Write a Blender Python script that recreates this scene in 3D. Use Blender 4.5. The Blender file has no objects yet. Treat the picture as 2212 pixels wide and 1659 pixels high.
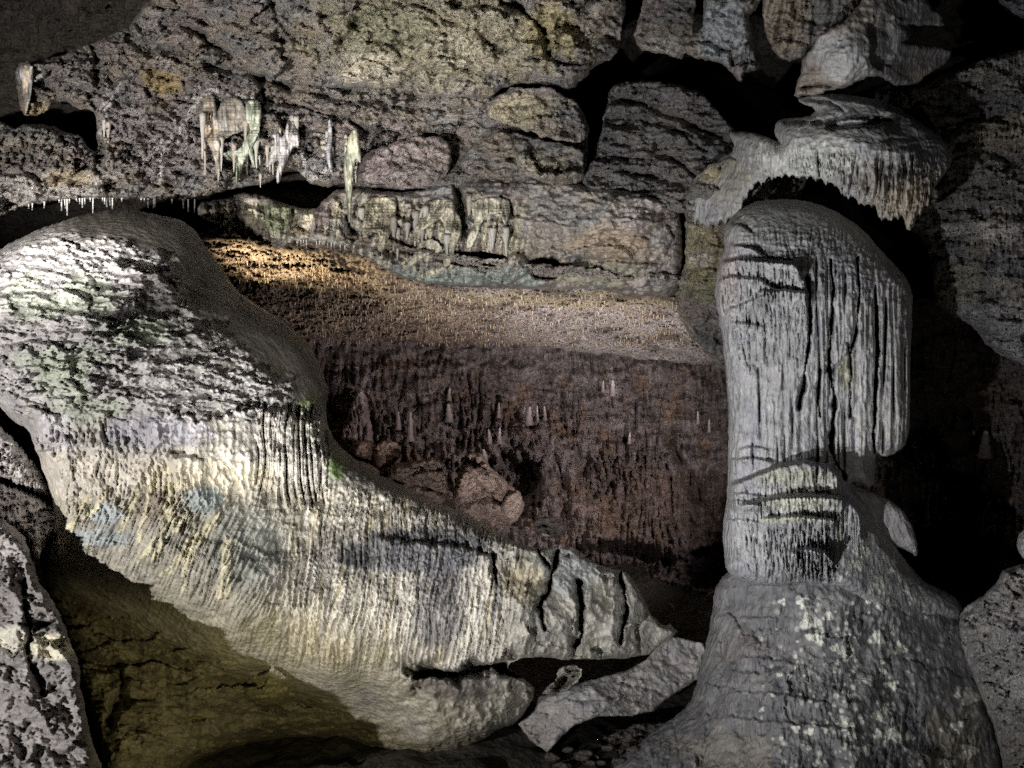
import bpy, math
import numpy as np

# ------------------------------------------------------------------ camera
W, Hh, F = 2212.0, 1659.0, 1840.0          # units the outlines are measured in; F = focal length in them
sc = bpy.context.scene
C = sc.collection
cam_d = bpy.data.cameras.new("camera")
cam = bpy.data.objects.new("camera", cam_d)
C.objects.link(cam)
cam.rotation_euler = (math.radians(90), 0, 0)
cam_d.sensor_width = 36.0
cam_d.lens = 36.0 * F / W
cam_d.clip_start = 0.1
cam_d.clip_end = 200
sc.camera = cam

# ------------------------------------------------------------------ world
wd = bpy.data.worlds.new("World")
sc.world = wd
wd.use_nodes = True
bg = wd.node_tree.nodes["Background"]
bg.inputs[0].default_value = (0.55, 0.6, 0.7, 1)
bg.inputs[1].default_value = 0.004
sc.view_settings.view_transform = 'Standard'
sc.view_settings.look = 'None'
sc.view_settings.exposure = 0.0
sc.view_settings.gamma = 1.0
sc.cycles.max_bounces = 4
sc.cycles.diffuse_bounces = 2
sc.cycles.use_denoising = False

def P(u, v, Y):
    return ((u - W / 2) / F * Y, Y, (Hh / 2 - v) / F * Y)

# ------------------------------------------------------------------ the cave's floodlights and some added fill lamps
def lamp(name, pos, aim, power, color, size=95, blend=0.5, radius=0.05):
    d = bpy.data.lights.new(name, 'SPOT')
    d.energy = power
    d.color = color
    d.spot_size = math.radians(size)
    d.spot_blend = blend
    d.shadow_soft_size = radius
    o = bpy.data.objects.new(name, d)
    C.objects.link(o)
    o.location = pos
    from mathutils import Vector
    o.rotation_euler = (Vector(aim) - Vector(pos)).to_track_quat('-Z', 'Y').to_euler()
    return o

lamp("floodlight_mound", (-3.8, 1.0, -1.0), P(720, 1040, 5.2), 820, (1.0, 0.97, 0.95), 72, 0.6, 0.03)
lamp("floodlight_ceiling", (-2.5, 0.2, -0.55), (-4.3, 10.2, 9.3), 4700, (1.0, 0.96, 0.92), 70, 0.35, 0.04)
lamp("floodlight_bed", (-4.7, 6.3, 1.3), (-2.2, 8.4, 3.6), 110, (1.0, 0.96, 0.94), 100, 0.5, 0.04)
lamp("floodlight_column", (-1.3, 1.2, -1.4), P(1560, 690, 6.5), 1200, (0.96, 0.97, 1.0), 74, 0.8, 0.04)
lamp("fill_ledge", (-1.2, 1.0, -1.2), P(1000, 500, 8.5), 1400, (1.0, 0.97, 0.92), 38, 0.7, 0.04)  # added fill lamp, brightens the lower ledge outside the ceiling beam
lamp("floodlight_warm", P(470, 780, 9.8), P(640, 540, 10.2), 320, (1.0, 0.82, 0.60), 86, 0.9, 0.04)
lamp("floodlight_hollow", P(1040, 1262, 8.0), P(1180, 660, 14), 480, (1.0, 0.90, 0.90), 86, 0.9, 0.05)
lamp("fill_rear", P(1650, 1050, 8.8), P(1000, 900, 14), 620, (1.0, 0.90, 0.92), 95, 0.9, 0.05)  # added fill lamp hidden behind the column, lifts the rear wall
lamp("fill_right", (2.3, 2.0, -1.3), P(2140, 560, 9), 110, (1.0, 0.93, 0.86), 60, 0.9, 0.05)  # added fill lamp, lifts the dark wall right of the column
lamp("floodlight_floor", (-0.9, 3.6, -2.0), P(540, 1560, 6.2), 60, (1.0, 0.87, 0.45), 84, 0.9, 0.08)

# ------------------------------------------------------------------ noise
rng0 = np.random.RandomState(7)
PERM = np.concatenate([rng0.permutation(256)] * 3).astype(np.int32)
ANG = rng0.rand(256) * 2 * np.pi
GX, GY = np.cos(ANG).astype(np.float32), np.sin(ANG).astype(np.float32)
R1, R2 = rng0.rand(256).astype(np.float32), rng0.rand(256).astype(np.float32)

def perlin(x, y, seed=0):
    x = np.asarray(x, np.float32) + seed * 17.31 + 1000
    y = np.asarray(y, np.float32) + seed * 9.77 + 1000
    xi = np.floor(x).astype(np.int32); yi = np.floor(y).astype(np.int32)
    xf = x - xi; yf = y - yi
    u = xf * xf * xf * (xf * (xf * 6 - 15) + 10)
    v = yf * yf * yf * (yf * (yf * 6 - 15) + 10)
    xi &= 255; yi &= 255
    x1 = (xi + 1) & 255; y1 = (yi + 1) & 255
    def g(a, b, dx, dy):
        h = PERM[PERM[a] + b]
        return GX[h] * dx + GY[h] * dy
    n00 = g(xi, yi, xf, yf); n10 = g(x1, yi, xf - 1, yf)
    n01 = g(xi, y1, xf, yf - 1); n11 = g(x1, y1, xf - 1, yf - 1)
    a = n00 + u * (n10 - n00); b = n01 + u * (n11 - n01)
    return (a + v * (b - a)) * 1.5

def fbm(x, y, seed=0, octv=4, gain=0.5, lac=2.03):
    s = 0; a = 1; t = 0
    for i in range(octv):
        s = s + a * perlin(x, y, seed + i * 3)
        t += a; a *= gain; x = x * lac; y = y * lac
    return s / t

def ridged(x, y, seed=0, octv=4, gain=0.55, lac=2.1):
    s = 0; a = 1; t = 0
    for i in range(octv):
        s = s + a * (1 - 2 * np.abs(perlin(x, y, seed + i * 3)))
        t += a; a *= gain; x = x * lac; y = y * lac
    return s / t

def voro(x, y, seed=0, facet=False):
    x = np.asarray(x, np.float32) + seed * 5.3 + 500
    y = np.asarray(y, np.float32) + seed * 3.1 + 500
    xi = np.floor(x).astype(np.int32); yi = np.floor(y).astype(np.int32)
    f1 = np.full(x.shape, 9, np.float32); f2 = f1.copy(); cid = np.zeros(x.shape, np.float32)
    fac = np.zeros(x.shape, np.float32)
    for dx in (-1, 0, 1):
        for dy in (-1, 0, 1):
            h = PERM[PERM[(xi + dx) & 255] + ((yi + dy) & 255)]
            ex = x - xi - dx - R1[h]; ey = y - yi - dy - R2[h]
            d = np.sqrt(ex * ex + ey * ey)
            c = d < f1
            f2 = np.where(c, f1, np.minimum(f2, d)); cid = np.where(c, R1[(h + 7) & 255], cid)
            if facet: fac = np.where(c, ex * GX[(h + 3) & 255] + ey * GY[(h + 3) & 255], fac)
            f1 = np.where(c, d, f1)
    return (f1, f2, cid, fac) if facet else (f1, f2, cid)

def sst(a, b, x):
    t = np.clip((x - a) / (b - a), 0, 1)
    return t * t * (3 - 2 * t)

# ------------------------------------------------------------------ materials
MATS = {}
def rock_mat(name, rough=0.75, bump=0.5, scale=26, spec=0.3, stretch=1.0, fine=0.35, dist=0.012):
    if name in MATS: return MATS[name]
    m = bpy.data.materials.new(name); m.use_nodes = True
    nt = m.node_tree; N = nt.nodes; L = nt.links
    b = N["Principled BSDF"]
    tc = N.new("ShaderNodeTexCoord"); mp = N.new("ShaderNodeMapping")
    mp.inputs['Scale'].default_value = (1, 1, stretch)
    L.new(tc.outputs['Object'], mp.inputs[0])
    n1 = N.new("ShaderNodeTexNoise"); n1.inputs['Scale'].default_value = scale; n1.inputs['Detail'].default_value = 6
    n1.inputs['Roughness'].default_value = 0.65
    n2 = N.new("ShaderNodeTexNoise"); n2.inputs['Scale'].default_value = scale * 0.28; n2.inputs['Detail'].default_value = 7
    n2.inputs['Roughness'].default_value = 0.6
    n3 = N.new("ShaderNodeTexVoronoi"); n3.inputs['Scale'].default_value = scale * 0.55
    for n in (n1, n2, n3): L.new(mp.outputs[0], n.inputs['Vector'])
    at = N.new("ShaderNodeAttribute"); at.attribute_name = "Col"
    r1 = N.new("ShaderNodeMapRange"); r1.inputs[1].default_value = 0.3; r1.inputs[2].default_value = 0.7
    r1.inputs[3].default_value = 1 - fine; r1.inputs[4].default_value = 1 + fine
    L.new(n1.outputs['Fac'], r1.inputs[0])
    r2 = N.new("ShaderNodeMapRange"); r2.inputs[1].default_value = 0.3; r2.inputs[2].default_value = 0.7
    r2.inputs[3].default_value = 1 - fine * 0.8; r2.inputs[4].default_value = 1 + fine * 0.8
    L.new(n2.outputs['Fac'], r2.inputs[0])
    mu = N.new("ShaderNodeMath"); mu.operation = 'MULTIPLY'
    L.new(r1.outputs[0], mu.inputs[0]); L.new(r2.outputs[0], mu.inputs[1])
    vm = N.new("ShaderNodeVectorMath"); vm.operation = 'SCALE'
    L.new(at.outputs['Color'], vm.inputs[0]); L.new(mu.outputs[0], vm.inputs['Scale'])
    L.new(vm.outputs[0], b.inputs['Base Color'])
    rr = N.new("ShaderNodeMapRange"); rr.inputs[1].default_value = 0.3; rr.inputs[2].default_value = 0.7
    rr.inputs[3].default_value = rough - 0.18; rr.inputs[4].default_value = min(1, rough + 0.15)
    L.new(n2.outputs['Fac'], rr.inputs[0]); L.new(rr.outputs[0], b.inputs['Roughness'])
    b.inputs['Specular IOR Level'].default_value = spec
    ad = N.new("ShaderNodeMath"); ad.operation = 'ADD'
    L.new(n1.outputs['Fac'], ad.inputs[0]); L.new(n3.outputs['Distance'], ad.inputs[1])
    a2 = N.new("ShaderNodeMath"); a2.operation = 'MULTIPLY_ADD'; a2.inputs[1].default_value = 2.0
    L.new(n2.outputs['Fac'], a2.inputs[0]); L.new(ad.outputs[0], a2.inputs[2])
    bp = N.new("ShaderNodeBump"); bp.inputs['Strength'].default_value = bump; bp.inputs['Distance'].default_value = dist
    L.new(a2.outputs[0], bp.inputs['Height']); L.new(bp.outputs[0], b.inputs['Normal'])
    MATS[name] = m
    return m

ROUGH = rock_mat("rough_limestone", 0.8, 1.0, 24, 0.25, 1.0, 0.32, 0.055)
FLOW = rock_mat("wet_flowstone", 0.5, 0.6, 36, 0.45, 0.6, 0.32, 0.022)
GREY = rock_mat("grey_flowstone", 0.7, 0.8, 34, 0.3, 0.5, 0.26, 0.02)
CRAG = rock_mat("crusted_rock", 0.75, 0.5, 30, 0.25, 1.0, 0.25, 0.012)
CALC = rock_mat("white_calcite", 0.5, 0.4, 40, 0.45, 0.5, 0.15, 0.006)

# ------------------------------------------------------------------ helpers for objects
def tag(o, label=None, cat=None, group=None, kind=None):
    if label: o["label"] = label
    if cat: o["category"] = cat
    if group: o["group"] = group
    if kind: o["kind"] = kind
    return o

def empty(name, loc):
    o = bpy.data.objects.new(name, None); C.objects.link(o); o.location = loc
    o.empty_display_size = 0.1
    return o

def mesh_obj(name, verts, quads, col, mat, parent=None, tris=None):
    me = bpy.data.meshes.new(name)
    verts = np.asarray(verts, np.float32)
    org = verts.mean(axis=0)
    me.vertices.add(len(verts)); me.vertices.foreach_set("co", (verts - org).ravel())
    quads = np.asarray(quads, np.int32).reshape(-1, 4)
    tris = np.zeros((0, 3), np.int32) if tris is None else np.asarray(tris, np.int32).reshape(-1, 3)
    nl = quads.size + tris.size
    me.loops.add(nl); me.loops.foreach_set("vertex_index", np.concatenate([quads.ravel(), tris.ravel()]))
    npoly = len(quads) + len(tris)
    me.polygons.add(npoly)
    st = np.concatenate([np.arange(len(quads)) * 4, quads.size + np.arange(len(tris)) * 3]).astype(np.int32)
    me.polygons.foreach_set("loop_start", st)
    me.polygons.foreach_set("use_smooth", np.ones(npoly, bool))
    me.update(calc_edges=True)
    col = np.asarray(col, np.float32)
    if col.ndim == 1: col = np.tile(col, (len(verts), 1))
    ca = me.color_attributes.new("Col", 'FLOAT_COLOR', 'POINT')
    ca.data.foreach_set("color", np.concatenate([col, np.ones((len(col), 1), np.float32)], 1).ravel())
    me.materials.append(mat)
    o = bpy.data.objects.new(name, me); C.objects.link(o)
    if parent is not None:
        o.parent = parent
        o.location = org - np.array(parent.location)
    else:
        o.location = org
    return o

def chaikin(p, n):
    p = np.asarray(p, float)
    for _ in range(n):
        q = np.roll(p, -1, 0)
        p = np.stack([p * .75 + q * .25, p * .25 + q * .75], 1).reshape(-1, 2)
    return p

def seg_dist(U, V, poly, closed):
    d2 = np.full(U.shape, 1e12, np.float32); ins = np.zeros(U.shape, bool)
    n = len(poly); rg = range(n) if closed else range(n - 1)
    for i in rg:
        ax, ay = poly[i]; bx, by = poly[(i + 1) % n]
        dx, dy = bx - ax, by - ay
        L2 = dx * dx + dy * dy
        if L2 < 1e-9: continue
        t = np.clip(((U - ax) * dx + (V - ay) * dy) / L2, 0, 1)
        d2 = np.minimum(d2, (U - ax - t * dx) ** 2 + (V - ay - t * dy) ** 2)
        if closed and dy != 0:
            c = ((ay > V) != (by > V)) & (U < (V - ay) / dy * dx + ax)
            ins ^= c
    return np.sqrt(d2), ins

class TPS:
    def __init__(s, pts, lam=0.02):
        p = np.array(pts, float); s.x = p[:, :2] / 500.0; n = len(p)
        K = s.k(s.x, s.x) + lam * np.eye(n)
        Pm = np.concatenate([np.ones((n, 1)), s.x], 1)
        A = np.zeros((n + 3, n + 3)); A[:n, :n] = K; A[:n, n:] = Pm; A[n:, :n] = Pm.T
        s.w = np.linalg.solve(A, np.concatenate([p[:, 2], [0, 0, 0]]))
    def k(s, a, b):
        r2 = ((a[:, None, :] - b[None]) ** 2).sum(-1)
        return 0.5 * r2 * np.log(r2 + 1e-12)
    def __call__(s, U, V):
        q = np.stack([U.ravel(), V.ravel()], 1) / 500.0
        out = np.zeros(len(q))
        for i in range(0, len(q), 100000):
            c = q[i:i + 100000]
            out[i:i + 100000] = s.k(c, s.x) @ s.w[:-3] + s.w[-3] + c @ s.w[-2:]
        return out.reshape(U.shape)

BODIES = []
class Body:
    """A rock body: front surface sculpted on a fine grid, rounded at its rim and continued backwards by real thickness."""
    def __init__(s, poly, ctrl, step=3.2, edge=(50, 0.35), rag=(6, 30), smooth=1, seed=0, back=0.8, fringe=None):
        s.wmap = None; s.seed = seed; s.step = step; s.back = back; s.edge = edge
        pl = chaikin(poly, smooth) if smooth else np.asarray(poly, float)
        lo = pl.min(0) - 12; hi = pl.max(0) + 12
        xs = np.arange(lo[0], hi[0] + step, step); ys = np.arange(lo[1], hi[1] + step, step)
        s.U, s.V = [a.astype(np.float32) for a in np.meshgrid(xs, ys)]
        d, ins = seg_dist(s.U, s.V, pl, True)
        S = np.where(ins, d, -d)
        if rag[0] > 0:
            S = S + rag[0] * fbm(s.U / rag[1], s.V / rag[1], seed + 50, 4, 0.6)
        if fringe is not None:
            S = S + fringe(s.U, s.V, S)
        s.S = S
        if isinstance(ctrl, Body):
            o = ctrl; A = np.where(o.S > 4, o.Yf, np.nan)
            for i in range(1, A.shape[0]): A[i] = np.where(np.isnan(A[i]), A[i - 1], A[i])
            for i in range(A.shape[0] - 2, -1, -1): A[i] = np.where(np.isnan(A[i]), A[i + 1], A[i])
            for ax in (0, 1):
                B = A.copy()
                for k in range(1, 5): B = np.fmin(B, np.fmin(np.roll(A, k, ax), np.roll(A, -k, ax)))
                A = B
            for ax in (0, 1):
                A = sum(np.roll(A, k, ax) for k in range(-3, 4)) / 7
            j = np.clip(np.round((s.U - o.U[0, 0]) / o.step).astype(int), 0, A.shape[1] - 1)
            i = np.clip(np.round((s.V - o.V[0, 0]) / o.step).astype(int), 0, A.shape[0] - 1)
            s.Y0 = (A[i, j] - .02).astype(np.float32)
            s.Y0 = np.where(np.isnan(s.Y0), np.nanmedian(s.Y0), s.Y0)
        elif not hasattr(ctrl, '__len__'): s.Y0 = np.full(s.U.shape, float(ctrl), np.float32)
        elif len(ctrl) < 4:
            s.Y0 = np.full(s.U.shape, ctrl[0][2], np.float32)
        else: s.Y0 = TPS(ctrl)(s.U, s.V).astype(np.float32)
        s.H = np.zeros(s.U.shape, np.float32)
        s.col = np.zeros(s.U.shape + (3,), np.float32)
        s.mpu = float(np.median(s.Y0)) / F
    # ---- sculpting
    def n(s, wu, wv=None, seed=0, octv=4, gain=0.5):
        wv = wv or wu
        return fbm(s.U / wu, s.V / wv, s.seed + seed, octv, gain)
    def add(s, h): s.H = s.H + h; return s
    def rocky(s, big=0.12, wl=120, small=0.03, pits=0.05, strata=0.0, swl=40, seed=1, facets=1.0):
        U, V = s.U, s.V
        wx = s.n(90, seed=seed + 60) * 40; wy = s.n(90, seed=seed + 61) * 40
        s.H += big * fbm((U + wx) / wl, (V + wy) / (wl * .55), s.seed + seed, 4, 0.5)
        for wl_, k_ in ((120, 1.5), (52, .9), (22, .45), (10, .22)):
            f1, f2, cid, fac = voro((U + wx * .8 + V * .25) / wl_, (V + wy * .6) / (wl_ * .42), s.seed + seed + 6 + wl_, True)
            s.H += (fac * 1.0 + (cid - .5) * .8) * small * k_ * facets * 1.2
        f1, f2, cid = voro((U + wx) / 60, (V + wy) / 26, s.seed + seed)
        g = sst(0.0, 0.3, s.n(110, seed=seed + 9))
        s.H -= pits * (1 - sst(0.0, 0.10, f2 - f1)) * g
        s.H += small * .5 * ridged(U / 22, V / 13, s.seed + seed + 25, 4, 0.6)
        g = sst(.12, .3, s.n(34, 22, seed=seed + 26, octv=3)); s.H -= pits * .8 * g
        for p_, wu in ((swl, 220), (swl * .38, 110)):
            p = V / p_ + s.n(wu, wu * .4, seed=seed + 12, octv=4) * 1.6 + U / 900.
            t = p - np.floor(p)
            s.H += (strata + small * .5) * (1 - t) * sst(0, 0.1, t) * sst(-0.2, 0.15, s.n(wu * .7, p_, seed=seed + 13, octv=3)) * (p_ / swl) ** .5
        return s
    def flute_reg(s, amp, wu, warp, seed=2, mask=1, sharp=3.0):
        x = (s.U + s.n(90, 420, seed=seed + 30, octv=2) * warp) / wu
        i = np.floor(x).astype(int) & 255; t = x - np.floor(x)
        d = np.minimum(t, 1 - t) * sharp
        j = np.where(t < .5, i, (i + 1) & 255)
        dep = R1[j] ** 1.5 * (.55 + .45 * np.clip(perlin(j * 7.3, s.V / 130, seed) * 3, -1, 1))
        s.H -= amp * dep * (1 - np.clip(d, 0, 1)) ** 1.2 * mask
        s.H += amp * .25 * (R2[i] - .5) * mask
        return s
    def flute(s, amp, wu, wv, seed=2, mask=1, lean=0.0, k=3.0):
        x = (s.U + lean * s.V + s.n(120, 200, seed=seed + 30, octv=2) * wu * 1.5) / wu
        nn = perlin(x, s.V / wv, s.seed + seed)
        n2 = perlin(x * 2.3, s.V / wv * 1.7, s.seed + seed + 1)
        g = (1 - np.clip(np.abs(nn) * k, 0, 1)) ** 1.5 + 0.45 * (1 - np.clip(np.abs(n2) * k, 0, 1)) ** 1.5
        s.H -= amp * g * mask
        return s
    def scallop(s, amp, wl, wu, seed=3, mask=1, tilt=0.0, irr=1.5):
        p = (s.V + tilt * s.U) / wl + s.n(wu, wu * .45, seed=seed, octv=4, gain=.6) * irr
        t = p - np.floor(p)
        g = sst(-0.25, 0.15, s.n(wu * .6, wl * 1.2, seed=seed + 7, octv=3))
        s.H += amp * sst(0, 0.14, t) * (1 - t) * g * mask
        return s
    def ledge(s, pts, A, Lf, on=6, jag=3, teeth=0):
        p = np.array(pts, float); c = np.interp(s.U, p[:, 0], p[:, 1])
        c = c + jag * s.n(18, 200, seed=int(p[0, 0]) % 90, octv=3) * 1.5
        win = sst(p[0, 0] - 14, p[0, 0] + 14, s.U) * (1 - sst(p[-1, 0] - 14, p[-1, 0] + 14, s.U))
        dv = s.V - c
        x_ = np.maximum(dv, 0) / Lf
        h = sst(0, on, dv) * (.75 + .5 * x_) * np.exp(-x_ ** 1.5)
        s.H += A * h * win
        if teeth:
            band = sst(Lf * .25, Lf * .6, dv) * (1 - sst(Lf * 1.6, Lf * 2.4, dv)) * win
            s.flute(teeth, 8, 90, seed=int(p[0, 1]) % 70, mask=band)
        return s
    def crack(s, pts, D, w, jag=5, seed=4):
        ju = jag * s.n(64, seed=seed, octv=5, gain=.6) * 2.6; jv = jag * s.n(64, seed=seed + 1, octv=5, gain=.6) * 2.6
        d, _ = seg_dist(s.U + ju, s.V + jv, np.asarray(pts, float), False)
        ww = w * (1 + 2.2 * s.n(50, seed=seed + 2, octv=4))
        s.H -= D * np.exp(-(d / np.maximum(ww, w * .3)) ** 2)
        return s
    def pit(s, cx, cy, rx, ry, D, rag=0.35, sharp=0.35):
        d = np.sqrt(((s.U - cx) / rx) ** 2 + ((s.V - cy) / ry) ** 2) + rag * s.n(22, seed=int(cx) % 40, octv=3)
        s.H -= D * (1 - sst(1 - sharp, 1 + sharp * .4, d))
        return s
    def bump(s, cx, cy, rx, ry, A, rag=0.2):
        d = np.sqrt(((s.U - cx) / rx) ** 2 + ((s.V - cy) / ry) ** 2) + rag * s.n(40, seed=int(cy) % 40, octv=3)
        s.H += A * np.sqrt(np.clip(1 - d * d, 0, 1)) * sst(0, .2, 1 - d)
        return s
    # ---- colour of the stone, in places with light or shade put in
    def base(s, a, b, wu=120, wv=None, seed=20, c=None):
        t = sst(-0.35, 0.35, s.n(wu, wv, seed=seed, octv=5, gain=.6))[..., None]
        s.col = (np.array(a) * (1 - t) + np.array(b) * t).astype(np.float32)
        if c is not None: s.tint(c, 0.8 * sst(0.05, 0.35, s.n(70, seed=seed + 3, octv=4)))
        return s
    def tint(s, c, m):
        m = np.clip(m, 0, 1)[..., None]; s.col = s.col * (1 - m) + np.array(c, np.float32) * m
        return s
    def patch(s, cx, cy, rx, ry, c, a=1.0, rag=0.6, seed=33):
        d = np.sqrt(((s.U - cx) / rx) ** 2 + ((s.V - cy) / ry) ** 2) + rag * s.n(45, seed=seed, octv=4)
        return s.tint(c, a * (1 - sst(0.6, 1.1, d)))
    def vein(s, pts, w, c, h=0.01, a=0.9, jag=6, seed=40):
        ju = jag * s.n(24, seed=seed, octv=3); jv = jag * s.n(24, seed=seed + 1, octv=3)
        d, _ = seg_dist(s.U + ju, s.V + jv, np.asarray(pts, float), False)
        ww = w * (1 + 1.1 * s.n(30, seed=seed + 2))
        m = 1 - sst(0.5, 1.3, d / np.maximum(ww, 1.5))
        s.H += h * m
        return s.tint(c, a * m)
    def streaks(s, c, wu, wv, a=0.7, mask=1, lean=0.0, seed=44, th=0.05):
        m = sst(th, th + 0.3, fbm((s.U + lean * s.V) / wu, s.V / wv, s.seed + seed, 3))
        return s.tint(c, a * m * mask)
    # ---- mesh
    def build(s, name, mat, parent=None):
        w, R = s.edge; wa = w if s.wmap is None else s.wmap; w0 = w
        if s.wmap is not None: R = R * s.wmap / w0
        prof = np.sqrt(np.clip(1 - (1 - np.clip(s.S / wa, 0, 1)) ** 2, 0, 1))
        keep = s.S > 0
        cell = keep[:-1, :-1] | keep[1:, :-1] | keep[:-1, 1:] | keep[1:, 1:]
        gy, gx = np.gradient(s.S, s.step)
        gl = np.sqrt(gx * gx + gy * gy) + 1e-3
        mv = np.where(s.S < 0, np.minimum(-s.S / np.maximum(gl, .6), s.step * 1.4), 0)
        U = s.U + gx / gl * mv; V = s.V + gy / gl * mv
        hh = s.H * np.clip(s.S / 9, 0, 1)
        Y = s.Y0 + R * (1 - prof) - hh
        s.Yf = Y
        used = np.zeros(s.U.shape, bool)
        used[:-1, :-1] |= cell; used[1:, :-1] |= cell; used[:-1, 1:] |= cell; used[1:, 1:] |= cell
        idx = -np.ones(s.U.shape, np.int64); idx[used] = np.arange(used.sum())
        u, v, y = U[used], V[used], Y[used]
        cc = s.col[used]
        q = np.stack([idx[:-1, :-1][cell], idx[1:, :-1][cell], idx[1:, 1:][cell], idx[:-1, 1:][cell]], 1)
        # rim edges
        e = np.concatenate([q[:, [0, 1]], q[:, [1, 2]], q[:, [2, 3]], q[:, [3, 0]]])
        key = np.sort(e, 1); kk = key[:, 0] * (len(u) + 1) + key[:, 1]
        uq, first, cnt = np.unique(kk, return_index=True, return_counts=True)
        be = e[first[cnt == 1]]
        bv = np.unique(be); n0 = len(u)
        mp = -np.ones(n0, np.int64); mp[bv] = np.arange(len(bv))
        gu = (gx / gl)[used][bv]; gv = (gy / gl)[used][bv]
        us, vs, ys_, cs, qs = [u], [v], [y], [cc], [q]
        prev = bv; base = n0
        for k, th in enumerate((20, 45, 70, 90)):
            a = math.radians(th)
            ins = min(w * .5, 26) * (1 - math.cos(a))
            us.append(u[bv] + gu * ins); vs.append(v[bv] + gv * ins); ys_.append(y[bv] + s.back * math.sin(a)); cs.append(cc[bv])
            cur = base + np.arange(len(bv)); base += len(bv)
            a0, a1 = mp[be[:, 0]], mp[be[:, 1]]
            qs.append(np.stack([prev[a1], prev[a0], cur[a0], cur[a1]], 1))
            prev = cur
        u = np.concatenate(us); v = np.concatenate(vs); y = np.concatenate(ys_)
        co = np.stack([(u - W / 2) / F * y, y, (Hh / 2 - v) / F * y], 1)
        o = mesh_obj(name, co, np.concatenate(qs), np.concatenate(cs), mat, parent)
        o["_poly"] = 0; del o["_poly"]
        return o
    def depth(s, u, v):
        j = int(np.clip(round((u - s.U[0, 0]) / s.step), 0, s.U.shape[1] - 1))
        i = int(np.clip(round((v - s.V[0, 0]) / s.step), 0, s.U.shape[0] - 1))
        return float(s.Yf[i, j])
    def at(s, u, v, off=0.0):
        return P(u, v, s.depth(u, v) + off)

WARM = (0.33, 0.285, 0.235); COOL = (0.27, 0.265, 0.26); MAUVE = (0.30, 0.25, 0.245)
CREAM = (0.72, 0.66, 0.50); WHITE = (0.82, 0.80, 0.76); GREEN = (0.16, 0.20, 0.09); OCHRE = (0.42, 0.32, 0.15)
PALE = (0.55, 0.52, 0.46); BLUE = (0.27, 0.31, 0.32)

# ================================================================== SETTING
# far darkness of the cave
b = Body([(-900, -700), (3100, -700), (3100, 2400), (-900, 2400)], 19.0, step=16, edge=(300, 1.0), rag=(0, 30), smooth=0, seed=1)
b.rocky(1.6, 420, 0.25, 0.15, 0.3, 160); b.base((0.17, 0.14, 0.11), (0.12, 0.105, 0.09), 300)
tag(b.build("cave_wall", ROUGH), kind="structure")

# floor
gx, gy = np.meshgrid(np.arange(-9, 9.01, 0.055), np.arange(1.2, 19, 0.055))
fz = -2.92 + 0.25 * fbm(gx / 1.6, gy / 1.6, 3, 6, .6) + 0.12 * ridged(gx / .6, gy / .6, 9, 4) - 0.35 * sst(0.4, 1.6, gx) * (1 - sst(7, 9, gy))
nyy, nxx = gx.shape
ii = np.arange(nyy * nxx).reshape(nyy, nxx)
qd = np.stack([ii[:-1, :-1], ii[:-1, 1:], ii[1:, 1:], ii[1:, :-1]], -1).reshape(-1, 4)
fc = np.array((0.055, 0.05, 0.043)) * (1 + 0.5 * fbm(gx / .7, gy / .7, 5, 5)[..., None])
tag(mesh_obj("cave_floor", np.stack([gx, gy, fz], -1).reshape(-1, 3), qd, fc.reshape(-1, 3), ROUGH), kind="structure")

# the purple-brown rear wall of the hollow and its continuation to the right
rear = Body([(560, 640), (1000, 700), (1300, 720), (1600, 750), (1900, 640), (2400, 640), (2400, 1500), (1900, 1560), (1300, 1500), (700, 1200), (560, 1000)],
            [(600, 700, 14.5), (600, 1100, 13.6), (1100, 760, 14.8), (1100, 1100, 13.2), (1500, 780, 14.0), (1550, 1150, 12.2), (2000, 800, 11.5), (2000, 1300, 11.0), (2300, 700, 10), (2300, 1400, 9.5), (1300, 950, 13.8)],
            step=3.6, edge=(40, 0.3), seed=2)
rear.rocky(0.40, 150, 0.07, 0.04, 0.05, 34)
rear.flute(0.26, 20, 190, seed=8, mask=sst(-.3, .1, rear.n(120, 80, seed=88)))
rear.flute(0.13, 9, 60, seed=11)
rear.add(0.12 * rear.n(9, 16, seed=31, octv=3) + .03 * rear.n(60, 8, seed=32, octv=3))
for c, D, w in (([(1330, 740), (1380, 850), (1450, 960), (1520, 1060)], .25, 7), ([(1200, 980), (1230, 1080), (1210, 1140)], .3, 8),
                ([(720, 900), (800, 905), (820, 980)], .3, 8), ([(1450, 940), (1480, 1040), (1545, 1120)], .3, 9),
                ([(1700, 1000), (1960, 1000), (2212, 1120)], .3, 12), ([(2090, 900), (2110, 1060), (2080, 1200)], .6, 22)):
    rear.crack(c, D, w)
rear.pit(1105, 1055, 70, 75, 1.2); rear.pit(1330, 1215, 130, 45, 1.0); rear.pit(2060, 1230, 160, 90, 1.0); rear.pit(1540, 1225, 60, 50, 1.0)
rear.base((0.29, 0.245, 0.23), (0.19, 0.16, 0.15), 60, 30, c=(0.27, 0.185, 0.13))
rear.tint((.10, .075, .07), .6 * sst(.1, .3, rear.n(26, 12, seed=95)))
rear.patch(1400, 1100, 260, 110, (0.22, 0.155, 0.11), .6, 1.0)
rear.streaks((0.36, 0.29, 0.28), 16, 120, .55, seed=4, th=.12)
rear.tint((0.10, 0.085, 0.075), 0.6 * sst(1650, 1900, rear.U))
for u, v in ((1140, 900), (970, 960), (870, 910), (1320, 845), (790, 850), (1075, 950)):
    rear.patch(u, v, 16, 40, (0.5, 0.43, 0.42), .6)
tag(rear.build("cave_wall", ROUGH), kind="structure")

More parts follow.
